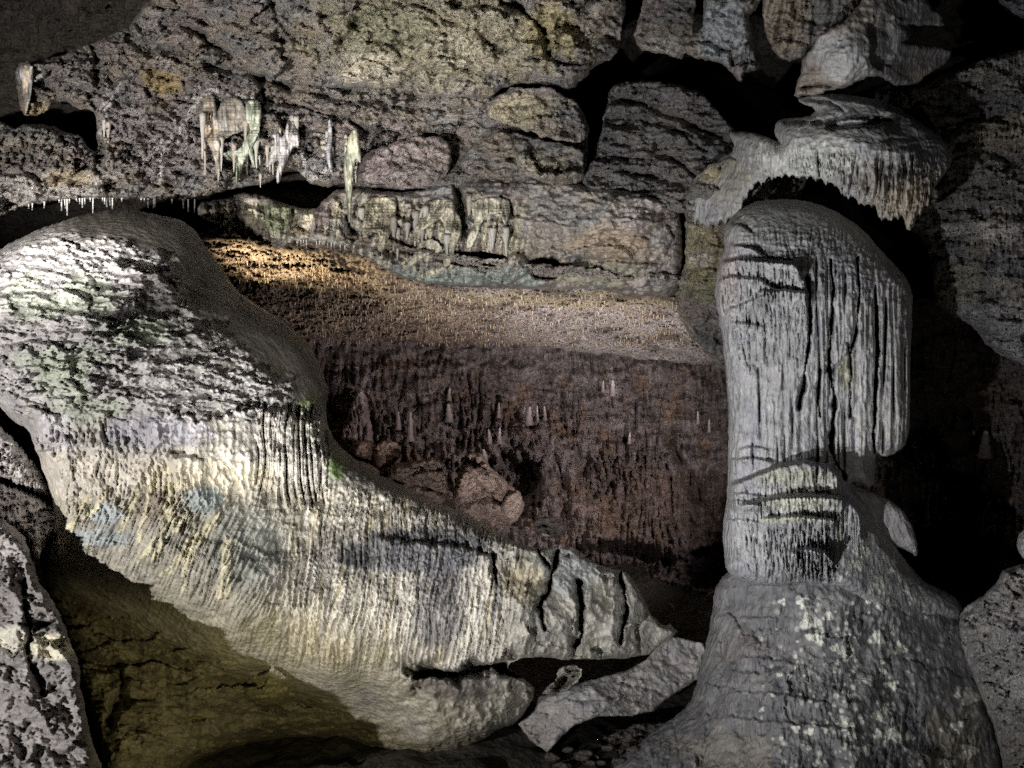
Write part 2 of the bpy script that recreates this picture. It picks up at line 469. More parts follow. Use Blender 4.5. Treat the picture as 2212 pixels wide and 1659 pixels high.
# low ceiling of the hollow, bristling with tiny straws
low = Body([(420, 470), (760, 500), (1000, 560), (1560, 600), (1700, 620), (1700, 830), (1570, 792), (1380, 775), (1240, 758), (1120, 742), (900, 740), (690, 735), (560, 720), (380, 640)],
           [(450, 500, 9.3), (480, 640, 11.6), (700, 560, 9.9), (700, 725, 14.0), (1000, 620, 10.4), (1000, 735, 14.3), (1300, 650, 10.6), (1300, 755, 14.2), (1560, 650, 10.4), (1600, 790, 13.2)],
           step=2.6, edge=(12, 0.2), rag=(12, 44), seed=3)
low.rocky(0.4, 200, 0.08, 0.04, .03, 20)
low.add(0.30 * fbm(low.U / 60, low.V / 13, 71, 4, .6) + 0.30 * fbm(low.U / 8, low.V / 6, 72, 3, .7))
low.scallop(0.08, 22, 190, seed=8, irr=1.8)
low.base((0.52, 0.42, 0.29), (0.36, 0.28, 0.20), 40, 14, c=(0.20, 0.15, 0.11))
low.tint((.66, .55, .40), .7 * sst(.1, .25, low.n(6, 8, seed=90, octv=2)))
low.tint((0.56, 0.51, 0.48), .85 * sst(900, 1200, low.U + (low.V - 680) * -1.2))
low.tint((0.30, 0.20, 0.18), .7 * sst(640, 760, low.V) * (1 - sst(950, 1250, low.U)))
low.patch(1250, 645, 330, 22, (0.50, 0.42, 0.24), .7)
low.tint((.17, .125, .10), .75 * sst(.08, .3, low.n(110, 30, seed=96, octv=5)))
low.tint((.62, .58, .54), .5 * sst(.1, .3, low.n(150, 24, seed=97, octv=5)) * sst(900, 1200, low.U))
tag(low.build("cave_ceiling", ROUGH), kind="structure")

# dark roof behind the upper beds
roof = Body([(-300, -400), (2600, -400), (2600, 330), (1900, 420), (1300, 430), (600, 520), (-300, 560)],
            [(-200, -300, 10.5), (2500, -300, 11), (-200, 500, 12.5), (2500, 300, 13), (1000, 400, 12.5), (1600, 200, 13.5), (1000, -300, 10)],
            step=7, edge=(60, .4), seed=4)
roof.rocky(0.5, 200, 0.1, 0.1, .1); roof.base((0.07, 0.06, 0.05), (0.05, 0.045, 0.04), 150)
tag(roof.build("cave_ceiling", ROUGH), kind="structure")

# ================================================================== UPPER BEDS
def rockcol(b, warm=0.5):
    b.base(tuple(np.array(COOL) * .9), tuple(np.array(WARM) * .95), 110, 60, c=MAUVE)
    b.tint((0.12, 0.105, 0.095), .5 * sst(0.15, 0.4, b.n(44, 22, seed=70, octv=4)))
    b.tint(PALE, .3 * sst(0.18, 0.42, b.n(60, 40, seed=73, octv=5)))

up = Body([(345, -90), (335, -10), (300, 23), (273, 63), (300, 95), (400, 120), (450, 132), (520, 150), (567, 167), (667, 187), (738, 193), (895, 187), (911, 210), (998, 213), (1048, 217),
           (1105, 178), (1185, 183), (1238, 198), (1262, 170), (1285, 143), (1332, 123), (1345, 67), (1362, -90)],
          [(300, 60, 9.0), (300, -80, 8.6), (700, -80, 7.9), (700, 100, 8.3), (730, 180, 8.5), (1000, -80, 7.9), (1000, 100, 8.2), (1000, 205, 8.7), (1240, 180, 8.7), (1330, 60, 8.9), (1200, 0, 8.3), (500, 80, 8.6)],
          step=3.2, edge=(38, .4), rag=(7, 28), seed=5)
up.rocky(0.30, 170, 0.13, 0.10, .10, 70)
up.crack([(1060, -60), (1085, 5), (1120, 20), (1150, 42), (1180, 75), (1192, 120)], .45, 8)
up.crack([(738, 85), (775, 45), (820, 22), (890, 4), (940, 25), (985, 50)], .25, 5)
up.crack([(885, 40), (890, 85)], .15, 4); up.crack([(1030, 60), (1060, 95), (1130, 80)], .12, 4)
up.crack([(560, -50), (600, 40), (640, 90)], .2, 6); up.crack([(400, 60), (470, 95), (500, 125)], .3, 9)
up.crack([(900, 160), (1000, 150), (1100, 165)], .12, 4)
up.bump(810, 150, 80, 60, .12); up.bump(960, 90, 90, 60, .1); up.bump(1200, 120, 90, 70, .12)
up.pit(455, 115, 32, 22, .5); up.pit(380, 50, 40, 20, .3)
rockcol(up)
up.patch(950, 80, 330, 130, (0.33, 0.30, 0.20), .65); up.patch(830, 60, 110, 70, (0.24, 0.25, 0.16), .5)
up.patch(800, 150, 70, 45, (0.58, 0.53, 0.42), .8); up.patch(985, 110, 60, 40, (0.50, 0.46, 0.36), .6); up.patch(1190, 60, 60, 90, (0.36, 0.31, 0.16), .7)
o = up.build("overhanging_rock", ROUGH)
tag(o, "huge rough olive grey rock mass overhanging the cave, cut by the top edge", "rock")

left = Body([(32, 140), (60, 132), (110, 128), (173, 102), (200, 93), (290, 50), (420, 90), (560, 130), (700, 160), (960, 180), (1075, 200), (1075, 290), (990, 330), (960, 385), (780, 405), (738, 396), (700, 405), (667, 397), (650, 373), (617, 370), (580, 396),
             (534, 402), (477, 414), (423, 434), (333, 431), (200, 429), (130, 433), (70, 441), (30, 452), (0, 470), (-120, 500), (-120, 275), (0, 262), (38, 278), (62, 264), (108, 272), (150, 288), (178, 292), (190, 322), (212, 330), (208, 262), (200, 236), (165, 238), (150, 220), (118, 220), (108, 238), (76, 250), (45, 250), (36, 200)],
            [(40, 140, 9.0), (200, 110, 9.0), (0, 300, 8.7), (0, 440, 7.9), (200, 420, 8.0), (420, 425, 8.3), (300, 300, 8.5), (120, 180, 8.8), (600, 180, 8.8), (600, 380, 8.6), (800, 300, 9.0), (950, 200, 9.1), (1000, 350, 9.3), (-100, 400, 7.9), (500, 260, 8.6)],
            step=3.0, edge=(26, .35), rag=(6, 22), seed=6)
left.rocky(0.26, 130, 0.15, 0.10, .10, 46)
rr = (1 - sst(200, 420, left.U)) * sst(250, 290, left.V) + .5
f1, f2, cid = voro(left.U / 22 + left.n(60, seed=80), left.V / 13 + left.n(60, seed=81), 3)
left.add(-0.13 * rr * (1 - sst(.0, .3, f2 - f1)) * (1 - sst(330, 400, left.V)) * (1 - .75 * sst(500, 700, left.U)))
left.pit(215, 330, 14, 30, .4); left.pit(60, 215, 8, 22, .3)
left.crack([(195, 90), (207, 130), (210, 185)], .35, 6); left.crack([(1050, 262), (1000, 268), (990, 300), (980, 360)], .5, 9); left.crack([(560, 130), (660, 165), (760, 200), (900, 205)], .3, 7); left.crack([(450, 140), (560, 168), (620, 190), (740, 215), (860, 228), (960, 238), (1050, 240)], .35, 7)
left.crack([(560, 165), (570, 215), (690, 245), (740, 250), (800, 286), (870, 285), (905, 262), (1000, 262)], .35, 6)
left.crack([(570, 238), (700, 255), (738, 262)], .25, 5); left.crack([(865, 300), (905, 268), (985, 262)], .45, 9)
left.pit(395, 372, 22, 8, .3); left.pit(245, 402, 30, 14, .3); left.pit(370, 398, 18, 9, .25); left.pit(345, 275, 26, 12, .25); left.pit(440, 270, 40, 14, .25)
left.ledge([(420, 190), (470, 200), (560, 205), (700, 250)], .12, 30)
rockcol(left)
left.patch(350, 175, 50, 32, OCHRE, .8); left.patch(80, 235, 45, 22, (0.55, 0.45, 0.30), .8); left.patch(70, 160, 40, 25, (0.55, 0.53, 0.5), .7)
left.tint((0.60, 0.56, 0.52), .85 * sst(360, 400, left.V + 12 * left.n(40, seed=90)) * (1 - sst(180, 300, left.U)))  # paler lower left lip, its light from below put into the colour
left.patch(150, 385, 60, 22, (0.55, 0.46, 0.32), .8); left.patch(400, 300, 130, 90, (0.40, 0.35, 0.35), .6); left.patch(260, 270, 60, 50, (0.42, 0.37, 0.38), .6)
for u0, v0, u1, v1 in ((400, 215, 470, 200), (470, 200, 560, 210), (450, 250, 440, 330), (500, 300, 470, 360), (560, 300, 540, 350), (580, 300, 570, 370), (640, 300, 660, 380), (680, 330, 655, 400), (420, 300, 380, 340), (350, 300, 310, 350), (520, 215, 540, 300), (300, 330, 330, 400), (230, 180, 215, 250)):
    left.vein([(u0, v0), ((u0 + u1) / 2 + 8, (v0 + v1) / 2), (u1, v1)], 3.2, (0.62, 0.60, 0.58), .02, .8, 12, seed=int(u0) % 50)
for v in ([(440, 205), (410, 245), (390, 280), (385, 310)], [(260, 180), (230, 240), (215, 290)], [(640, 240), (650, 300), (655, 355)], [(712, 258), (707, 310), (712, 350), (700, 370), (672, 390)],
          [(712, 290), (672, 290), (655, 330)], [(345, 395), (350, 330), (380, 280)], [(430, 190), (520, 205), (560, 215)]):
    left.vein(v, 3.6, (0.72, 0.69, 0.68), .02)
o = left.build("limestone_bed", ROUGH)
tag(o, "broad pitted grey rock bed at upper left streaked with white calcite drips", "rock")

def block(name, label, poly, Y, seed, inset=0, edge=(9, .12), col=None, cat="rock", fn=None, rag=(10, 34), back=.9, step=3.0, rk=(0.16, 110, 0.08, 0.09), mat=None, smooth=1, fringe=None, **kw):
    b = Body(poly, Y, step=step, edge=edge, rag=rag, seed=seed, back=back, smooth=smooth, fringe=fringe)
    b.S = b.S - inset
    b.rocky(*rk)
    rockcol(b)
    if col is not None: b.tint(col, np.full(b.U.shape, .6))
    if fn: fn(b)
    o = b.build(name, mat or ROUGH)
    tag(o, label, cat, **kw)
    return b

def f(b): b.patch(1120, 240, 90, 40, (0.48, 0.42, 0.28), .7); b.flute(.04, 14, 60, mask=sst(1160, 1240, b.U))
bk = Body([(900, 200), (1060, 205), (1240, 215), (1272, 260), (1270, 330), (1262, 400), (1200, 412), (960, 405), (860, 410), (740, 400), (740, 330), (860, 290)], 9.3, step=3.2, edge=(12, .15), rag=(5, 22), seed=90)
bk.rocky(.14, 90, .08, .1, .1, 34); rockcol(bk)
tag(bk.build("recessed_bed", ROUGH), "recessed rock bed seen in the cracks behind the middle row of rock blocks", "rock")
block("rock_block", "pale olive rock block wedged beside the narrow black vertical gap, under the big overhang",
      [(1048, 230), (1070, 200), (1120, 184), (1185, 182), (1225, 200), (1262, 235), (1270, 255), (1268, 316), (1215, 309), (1172, 301), (1138, 288), (1088, 271), (1050, 254)],
      [(1048, 230, 8.65), (1268, 230, 8.5), (1268, 310, 8.25), (1048, 260, 8.5), (1150, 230, 8.3)], 7, fn=f, inset=5)
def f(b): b.patch(1180, 355, 70, 28, (0.50, 0.45, 0.34), .7); b.pit(1105, 345, 14, 8, .12)
block("rock_block", "rounded rectangular rock block in the middle row with pale blotches",
      [(985, 362), (1000, 322), (1035, 300), (1080, 276), (1150, 292), (1268, 320), (1266, 352), (1258, 388), (1222, 398), (1165, 392), (1105, 388), (1021, 387)],
      [(985, 350, 8.65), (1268, 330, 8.6), (1258, 390, 8.3), (1000, 385, 8.35), (1120, 340, 8.25)], 8, fn=f, inset=5)
block("rock_block", "mauve lens shaped rock block left of the blotchy rectangular block",
      [(763, 398), (768, 345), (800, 318), (860, 300), (920, 286), (970, 296), (980, 322), (975, 382), (945, 398), (878, 414), (830, 404), (790, 400)],
      [(763, 380, 8.6), (975, 310, 8.7), (975, 380, 8.4), (870, 410, 8.15), (870, 340, 8.35)], 9, inset=5, col=(0.33, 0.27, 0.26))
def f(b):
    b.rocky(0.2, 140, 0.05, 0.06, .14, 34, seed=33)
    for c in ([(1310, 200), (1380, 225), (1470, 255), (1560, 300)], [(1290, 262), (1380, 258), (1450, 275), (1530, 330)], [(1275, 340), (1340, 350), (1430, 330), (1510, 385)], [(1268, 385), (1330, 372), (1400, 380), (1470, 400)]):
        b.crack(c, .3, 7)
    b.tint((0.19, 0.19, 0.20), np.full(b.U.shape, .5))
block("layered_rock", "dark blue grey thin bedded rock right of the narrow black gap",
      [(1318, 185), (1372, 170), (1465, 182), (1515, 195), (1555, 243), (1600, 295), (1660, 330), (1640, 420), (1500, 470), (1380, 430), (1262, 418), (1268, 360), (1290, 320), (1305, 250)],
      [(1318, 185, 9.8), (1500, 200, 10.2), (1600, 300, 9.6), (1300, 400, 9.2), (1480, 420, 9.0), (1400, 300, 9.6)], 10, fn=f)

# lower ledge with the flowstone curtains
led = Body([(424, 438), (470, 432), (540, 412), (610, 440), (680, 455), (700, 430), (738, 402), (880, 420), (975, 392), (1060, 385), (1260, 398), (1400, 420), (1463, 440), (1474, 500), (1474, 580), (1462, 646), (1380, 640), (1272, 624), (1195, 626), (1038, 622),
            (938, 616), (888, 607), (848, 587), (770, 545), (738, 530), (660, 522), (627, 520), (607, 537), (597, 536), (580, 518), (547, 497), (514, 487), (494, 497), (467, 480), (432, 474)],
           [(430, 450, 8.6), (600, 430, 8.9), (600, 520, 8.2), (738, 420, 9.0), (738, 520, 8.3), (900, 430, 9.0), (880, 590, 8.7), (1050, 400, 9.1), (1050, 500, 8.4), (1050, 610, 9.2), (1250, 420, 9.0), (1300, 500, 8.5), (1250, 615, 9.4), (1450, 450, 9.0), (1460, 630, 9.5), (1400, 540, 8.8)],
           step=2.8, edge=(22, .28), rag=(4, 18), seed=12, fringe=lambda U, V, S: 9 * np.clip(perlin(U / 7, V / 90, 5), 0, 1) * sst(470, 500, V) * (1 - sst(860, 900, U)))
led.rocky(0.2, 110, 0.07, 0.07, .04, 40)
mL = (1 - sst(1080, 1180, led.U)) * sst(425, 445, led.V)
led.flute(.09, 13, 200, seed=3, mask=mL, lean=.18)
led.flute(.12, 24, 240, seed=6, mask=mL)
led.bump(455, 460, 26, 24, .16); led.bump(600, 470, 34, 60, .25); led.bump(660, 480, 26, 40, .1)
led.pit(1030, 560, 62, 16, 1.0, .25); led.pit(1178, 582, 34, 24, 1.0, .3); led.bump(1110, 575, 34, 30, .25); led.pit(985, 558, 40, 12, .5)
led.crack([(985, 400), (992, 440), (1000, 500)], .6, 9); led.crack([(945, 530), (915, 545), (880, 540)], .3, 7); led.crack([(1240, 560), (1330, 562), (1440, 570)], .2, 5)
led.crack([(750, 470), (760, 500)], .4, 8); led.crack([(820, 530), (860, 555)], .35, 9)
led.bump(1360, 465, 80, 55, .22)
rockcol(led)
led.streaks(CREAM, 11, 160, .85, mask=mL * (1 - sst(560, 600, led.V)), lean=.2, seed=3, th=-.05)
led.patch(600, 470, 42, 44, (0.22, 0.25, 0.15), .75); led.patch(455, 465, 26, 20, (0.60, 0.55, 0.45), .8)
led.patch(1000, 600, 190, 26, (0.36, 0.40, 0.36), .8); led.patch(1280, 590, 120, 30, (0.30, 0.29, 0.18), .5); led.patch(1320, 520, 100, 50, (0.36, 0.27, 0.18), .6)
led.patch(1370, 470, 80, 45, (0.42, 0.38, 0.36), .5); led.tint(PALE, .5 * sst(495, 515, led.V) * (1 - sst(720, 760, led.U)))
for v in ([(905, 440), (890, 480)], [(1010, 560), (960, 580), (905, 600)]): led.vein(v, 5, CREAM, .04)
o = LED = led.build("limestone_ledge", FLOW)
tag(o, "long lower rock ledge lined with cream dripstone ribs above the orange lit hollow", "ledge")

def f(b):
    b.patch(1575, 380, 70, 30, (0.50, 0.43, 0.26), .8); b.patch(1520, 560, 60, 90, (0.42, 0.36, 0.20), .6); b.patch(1510, 620, 50, 40, (0.26, 0.27, 0.14), .5)
    b.patch(1515, 560, 30, 20, (.6, .55, .5), .7); b.crack([(1480, 432), (1540, 432), (1600, 440)], .15, 4); b.flute(.05, 20, 160)
block("rock_pillar", "yellowish knobbly rock pillar behind the upper left side of the grey column",
      [(1484, 400), (1540, 345), (1620, 340), (1760, 360), (1720, 440), (1650, 560), (1640, 850), (1560, 800), (1500, 735), (1462, 680), (1470, 600), (1482, 560), (1480, 480)],
      [(1480, 420, 8.7), (1480, 660, 9.6), (1560, 380, 8.25), (1640, 400, 8.1), (1700, 400, 8.6), (1620, 800, 9.8), (1540, 500, 8.45)], 13, fn=f, back=1.5)

# rocks along the top at right
def f(b): b.patch(1440, 100, 60, 25, PALE, .6)
block("hanging_rock", "dull brown hanging rock lump just right of the black cleft at the top",
      [(1405, -90), (1382, 20), (1372, 80), (1376, 104), (1400, 112), (1440, 116), (1480, 132), (1505, 60), (1490, -90)], 9.0, 14, fn=f)
def f(b):
    b.flute(.07, 11, 120, mask=sst(90, 115, b.V)); b.patch(1560, 60, 60, 90, (0.40, 0.42, 0.43), .9); b.crack([(1481, 88), (1530, 92), (1575, 112), (1578, 150)], .25, 5)
block("hanging_rock", "pale blue grey hanging rock with a ragged dripstone tip at the top",
      [(1530, -90), (1519, 20), (1514, 67), (1484, 82), (1477, 113), (1514, 127), (1557, 138), (1574, 152), (1590, 172), (1602, 178), (1614, 157), (1644, 150), (1626, 117), (1622, 50), (1611, 33), (1641, 22), (1650, -90)],
      8.7, 15, fn=f, mat=GREY, edge=(24, .3))
def f(b):
    b.flute(.10, 20, 260, seed=9, lean=.15); b.flute(.05, 8, 160, mask=sst(1780, 1800, b.U)); b.patch(1690, 50, 60, 80, (0.42, 0.36, 0.27), .8)
block("hanging_rock", "fluted brown and grey hanging rock between the blue grey tip and the smooth canopy",
      [(1640, -90), (1647, 27), (1657, 87), (1674, 117), (1701, 133), (1721, 127), (1748, 107), (1784, 72), (1858, 22), (1880, -90)], 8.9, 16, fn=f, mat=GREY)
def f(b):
    b.patch(1830, 120, 90, 60, (0.50, 0.50, 0.49), .85); b.crack([(1725, 190), (1770, 185), (1800, 190)], .2, 4); b.flute(.03, 16, 90, mask=.5); b.pit(1905, 90, 30, 60, .12)
    b.tint((0.22, 0.22, 0.23), .6 * sst(1870, 1940, b.U)); b.patch(1985, 165, 30, 20, (.42, .35, .28), .7)
block("flowstone_canopy", "smooth grey two lobed flowstone bulge near the top right, above the fringed canopy",
      [(1731, 143), (1758, 83), (1784, 70), (1858, 20), (1880, -90), (1990, -90), (2000, 5), (2054, 50), (1988, 60), (1955, 48), (1971, 80), (1945, 93), (2000, 97), (2074, 110), (2021, 150), (1971, 190), (1924, 180), (1888, 163), (1841, 182), (1791, 200), (1750, 206), (1712, 213), (1721, 187)],
      [(1731, 143, 7.6), (1860, 20, 7.5), (2050, 50, 8.4), (2060, 110, 8.6), (1970, 185, 8.1), (1850, 100, 7.0), (1720, 210, 7.4), (1880, 160, 7.3)], 17, fn=f, cat="flowstone", mat=GREY, rk=(.12, 90, .012, .01))
# fringed canopy over the column
can = Body([(1490, 480), (1488, 395), (1545, 350), (1592, 322), (1570, 285), (1600, 283), (1654, 292), (1690, 316), (1672, 290), (1674, 267), (1690, 256), (1745, 254), (1768, 236), (1712, 215), (1760, 204), (1808, 202), (1891, 213), (1941, 233), (1991, 267), (2034, 294), (2063, 334), (2048, 367), (2021, 400),
            (2008, 437), (1974, 480), (1964, 499), (1951, 467), (1930, 476), (1904, 474), (1885, 440), (1864, 442), (1840, 430), (1818, 418), (1774, 388), (1708, 380), (1674, 382), (1624, 406), (1604, 440), (1595, 474), (1540, 490)],
           [(1490, 460, 8.6), (1600, 300, 8.2), (1600, 420, 7.8), (1720, 215, 7.9), (1690, 290, 7.2), (1720, 370, 6.9), (1850, 220, 7.4), (1850, 300, 6.7), (1850, 400, 6.5), (1960, 470, 6.7), (2050, 330, 7.6), (1980, 280, 7.2), (1970, 380, 6.7)],
           step=2.6, edge=(20, .22), rag=(3, 16), seed=18, back=1.0,
           fringe=lambda U, V, S: 15 * (0.35 - np.abs(perlin(U / 17, V / 160, 9)) - .5 * np.abs(perlin(U / 7, V / 90, 4))) * sst(350, 390, V + (U - 1700) * -.15))
can.add(.10 * can.n(120, 70, seed=5) + .015 * can.n(20, 14, seed=6))
mk = sst(300, 370, can.V + (1850 - can.U) * .1) * sst(1600, 1660, can.U)
can.flute(.11, 17, 300, seed=3, mask=mk, lean=.12, k=3.0); can.flute(.07, 7, 150, seed=5, mask=mk, lean=.12)
can.crack([(1715, 214), (1790, 220), (1830, 240), (1800, 262), (1700, 262)], .12, 4)
can.ledge([(1690, 262), (1760, 262), (1850, 254), (1920, 262)], .12, 40); can.crack([(1790, 275), (1830, 272), (1860, 268), (1920, 262)], .2, 5, 3)
can.ledge([(1720, 222), (1800, 212), (1890, 222)], .10, 20)
can.scallop(.03, 16, 90, mask=(1 - mk))
can.base((0.38, 0.38, 0.375), (0.46, 0.45, 0.43), 100, 60, c=(0.36, 0.36, 0.38))
can.patch(1745, 345, 130, 50, (0.62, 0.62, 0.58), .8); can.patch(1960, 440, 70, 50, (0.42, 0.36, 0.26), .8); can.tint((0.36, 0.31, 0.25), .6 * sst(1800, 1900, can.U) * sst(330, 400, can.V))
can.patch(1560, 390, 70, 50, (0.40, 0.37, 0.29), .5, 1.0); can.tint((0.26, 0.26, 0.27), .5 * sst(1880, 1960, can.U) * (1 - sst(320, 380, can.V)))
o = can.build("fringed_canopy", GREY)
tag(o, "grey flowstone canopy with a fringe of dripping ribs arching over the tall column", "flowstone")

# right wall
rw = Body([(1870, 260), (1900, 175), (1990, 190), (2060, 150), (2150, 120), (2420, 60), (2420, 880), (2260, 810), (2212, 789), (2131, 752), (2120, 722), (2091, 699), (2041, 675), (2018, 642), (2014, 575), (2001, 525), (1950, 480), (1920, 400), (1880, 330)],
          [(1950, 235, 9.2), (2060, 210, 9.0), (2400, 200, 8.6), (2400, 850, 8.0), (2212, 780, 8.2), (2040, 660, 8.8), (2014, 560, 8.9), (1960, 460, 9.2), (2150, 450, 8.2), (2150, 600, 8.1)],
          step=3.2, edge=(26, .3), rag=(6, 22), seed=19, back=1.4)
rw.rocky(.24, 100, .10, .05, .05, 44)
rw.flute(.07, 14, 140, seed=3, mask=sst(.0, .2, rw.n(90, 160, seed=44)) * .9 + .1); rw.flute(.09, 13, 160, seed=8, mask=sst(250, 280, rw.V) * (1 - sst(330, 370, rw.V)))
rw.ledge([(2040, 300), (2090, 262), (2150, 262), (2300, 290)], .2, 40); rw.ledge([(2010, 505), (2110, 490), (2212, 470)], .12, 30, teeth=.04)
rw.scallop(.035, 20, 90, irr=1.8); rw.flute(.06, 9, 70, seed=18); rw.add(.05 * ridged(rw.U / 12, rw.V / 14, 6, 4))
rw.base((0.18, 0.17, 0.165), (0.33, 0.30, 0.265), 90, 50, c=(0.18, 0.18, 0.19))
rw.patch(2110, 500, 120, 20, (0.55, 0.52, 0.50), .8); rw.patch(2090, 285, 40, 20, (0.5, 0.46, 0.42), .8); rw.patch(2190, 290, 110, 45, (0.36, 0.31, 0.24), .7)
rw.patch(2070, 610, 60, 50, (0.30, 0.30, 0.22), .7); rw.tint((0.32, 0.32, 0.34), .6 * sst(630, 680, rw.V)); rw.streaks((0.45, 0.42, 0.38), 9, 60, .5, seed=9, th=.1)
o = rw.build("rock_buttress", ROUGH)
tag(o, "dark rippled rock buttress with thin whitish bands at the right edge, behind the column", "rock")
def f(b): b.tint((0.15, 0.16, 0.19), np.full(b.U.shape, .8))
block("hanging_rock", "dim slate blue rock corner at the extreme top right",
      [(2140, -80), (2150, 0), (2175, 22), (2225, 45), (2320, 60), (2320, -80)], 9.4, 20, fn=f)

# ================================================================== FLOWSTONE MOUND (left)
m = Body([(-90, 580), (0, 539), (50, 509), (110, 485), (187, 462), (250, 452), (300, 455), (367, 469), (394, 475), (425, 500), (454, 545), (484, 585), (504, 622), (554, 659), (610, 692), (657, 729), (687, 776), (704, 819),
          (708, 862), (704, 906), (717, 942), (738, 969), (800, 1018), (854, 1041), (912, 1072), (1001, 1106), (1059, 1141), (1125, 1176), (1160, 1184), (1218, 1180), (1268, 1207), (1310, 1226), (1353, 1234), (1376, 1265),
          (1415, 1346), (1469, 1360), (1454, 1377), (1427, 1391), (1396, 1420), (1241, 1427), (1148, 1416), (1086, 1439), (1130, 1462), (1163, 1493), (1117, 1563), (1075, 1574), (1047, 1598), (970, 1625), (873, 1636), (815, 1625),
          (738, 1602), (560, 1599), (467, 1627), (401, 1655), (380, 1740), (235, 1740), (215, 1585), (177, 1492), (140, 1352), (98, 1272), (80, 1184), (100, 1150), (121, 1104), (90, 1006), (72, 955), (62, 926), (33, 914), (10, 890), (-10, 868), (-90, 860)],
         [(-80, 600, 5.5), (0, 560, 5.75), (250, 460, 6.3), (400, 500, 6.5), (500, 630, 6.5), (100, 560, 5.6), (250, 560, 5.6), (100, 700, 5.05), (250, 700, 5.05), (400, 700, 5.4), (560, 720, 6.0), (690, 850, 6.35), (250, 850, 4.9), (450, 860, 5.15), (600, 880, 5.6),
          (0, 800, 4.95), (100, 960, 4.8), (300, 950, 4.8), (500, 950, 5.0), (640, 970, 5.45), (100, 1185, 4.85), (300, 1100, 4.82), (300, 1250, 4.88), (500, 1100, 5.0), (500, 1355, 5.0), (700, 1200, 5.25), (700, 1445, 5.35), (600, 1180, 5.1), (800, 1040, 6.0),
          (130, 1295, 5.45), (200, 1375, 5.9), (380, 1430, 5.85), (560, 1510, 6.35), (450, 1600, 6.1), (240, 1620, 5.7), (700, 1560, 6.7), (800, 1590, 6.7), (650, 1485, 6.2), (770, 1505, 6.15), (900, 1250, 5.5), (1050, 1150, 6.2), (1050, 1300, 5.8), (1200, 1220, 6.3), (1200, 1380, 6.1), (1380, 1330, 6.8),
          (850, 1450, 5.6), (980, 1590, 6.0), (1100, 1540, 6.3), (1450, 1365, 7.0)],
         step=2.4, edge=(52, .45), rag=(4, 30), seed=21, back=1.6)
U, V = m.U, m.V
m.wmap = 52 - 36 * sst(980, 1150, U)
# dome: scalloped crust from v 480 to 900
low_lim = 880 + (U - 350) * .03 + 60 * fbm(U / 110, V / 200, 33, 4)
dome = 1 - sst(-30, 60, V - low_lim)
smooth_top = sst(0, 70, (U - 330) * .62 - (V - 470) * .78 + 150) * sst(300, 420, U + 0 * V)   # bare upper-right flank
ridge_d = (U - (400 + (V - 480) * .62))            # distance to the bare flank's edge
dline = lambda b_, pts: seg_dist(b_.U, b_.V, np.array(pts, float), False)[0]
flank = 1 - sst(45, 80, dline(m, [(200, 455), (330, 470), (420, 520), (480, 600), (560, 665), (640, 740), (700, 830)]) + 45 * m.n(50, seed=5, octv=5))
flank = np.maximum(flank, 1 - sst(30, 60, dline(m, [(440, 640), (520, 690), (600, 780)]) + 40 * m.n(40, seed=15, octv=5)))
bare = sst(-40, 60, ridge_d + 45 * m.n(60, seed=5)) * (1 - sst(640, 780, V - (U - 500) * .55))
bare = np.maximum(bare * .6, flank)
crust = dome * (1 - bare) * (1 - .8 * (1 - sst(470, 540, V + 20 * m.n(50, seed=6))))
m.scallop(.075, 34, 130, seed=3, mask=crust, tilt=-.18, irr=1.5)
m.scallop(.065, 17, 55, seed=9, mask=crust, tilt=-.2, irr=1.6)
m.add(.014 * ridged(U / 15, V / 7, 31, 3) * crust)
f1, f2, cid = voro(U / 12 + m.n(40, seed=8), V / 7 + m.n(40, seed=9), 5)
m.add(.018 * (1 - f1) * crust)
m.add(.05 * m.n(140, seed=10))
for p in ([(20, 745), (60, 732), (110, 738), (150, 760)], [(0, 640), (70, 625), (120, 650)], [(20, 880), (60, 872), (120, 895)], [(60, 660), (150, 672), (240, 690)], [(250, 560), (330, 580), (420, 660)], [(120, 610), (200, 650), (300, 640)]):
    m.ledge(p, .09, 30, 7)
m.bump(455, 660, 62, 38, .10)
# fluted skirt below the dome
skirt = sst(-30, 40, V - low_lim - 20) * (1 - sst(0, 60, V - (1080 + (U - 100) * .02)))
m.ledge([(-40, 925), (40, 935), (110, 960)], .10, 50, 8, 22)
m.ledge([(320, 905), (380, 890), (430, 905), (520, 885), (600, 880), (690, 905)], .09, 60, 8, 20)
m.ledge([(60, 930), (110, 945), (160, 940)], .08, 30, 8, 14)
m.flute(.028, 15, 140, seed=12, mask=skirt * (1 - sst(520, 560, U)) * (.25 + .75 * sst(-.1, .2, m.n(90, 60, seed=66))))
m.add(skirt * (.05 * m.n(60, 50, seed=67) + .03 * ridged(U / 18, V / 22, 68, 3)))
rightfl = sst(540, 570, U) * (1 - sst(690, 720, U)) * sst(860, 900, V) * (1 - sst(1060, 1110, V))
m.flute(.17, 17, 400, seed=13, mask=rightfl, k=2.4)
m.pit(385, 978, 16, 6, .07); m.pit(90, 965, 30, 10, .2); m.ledge([(370, 985), (410, 982), (440, 990)], .08, 30)
# big fluted face at the right
fl = sst(560, 680, U - (V - 1150) * -.05) * (1 - sst(1080, 1180, U)) * sst(1020, 1080, V - (U - 700) * .12) * (1 - sst(1400, 1480, V - (U - 800) * .02))
m.flute(.055, 15, 180, seed=14, mask=fl, lean=.16); m.flute(.035, 7, 110, seed=15, mask=fl, lean=.16)
m.add(.03 * m.n(26, 60, seed=16) * fl)
m.ledge([(820, 1160), (900, 1170), (1000, 1178), (1060, 1200)], .10, 35, 6, 6)
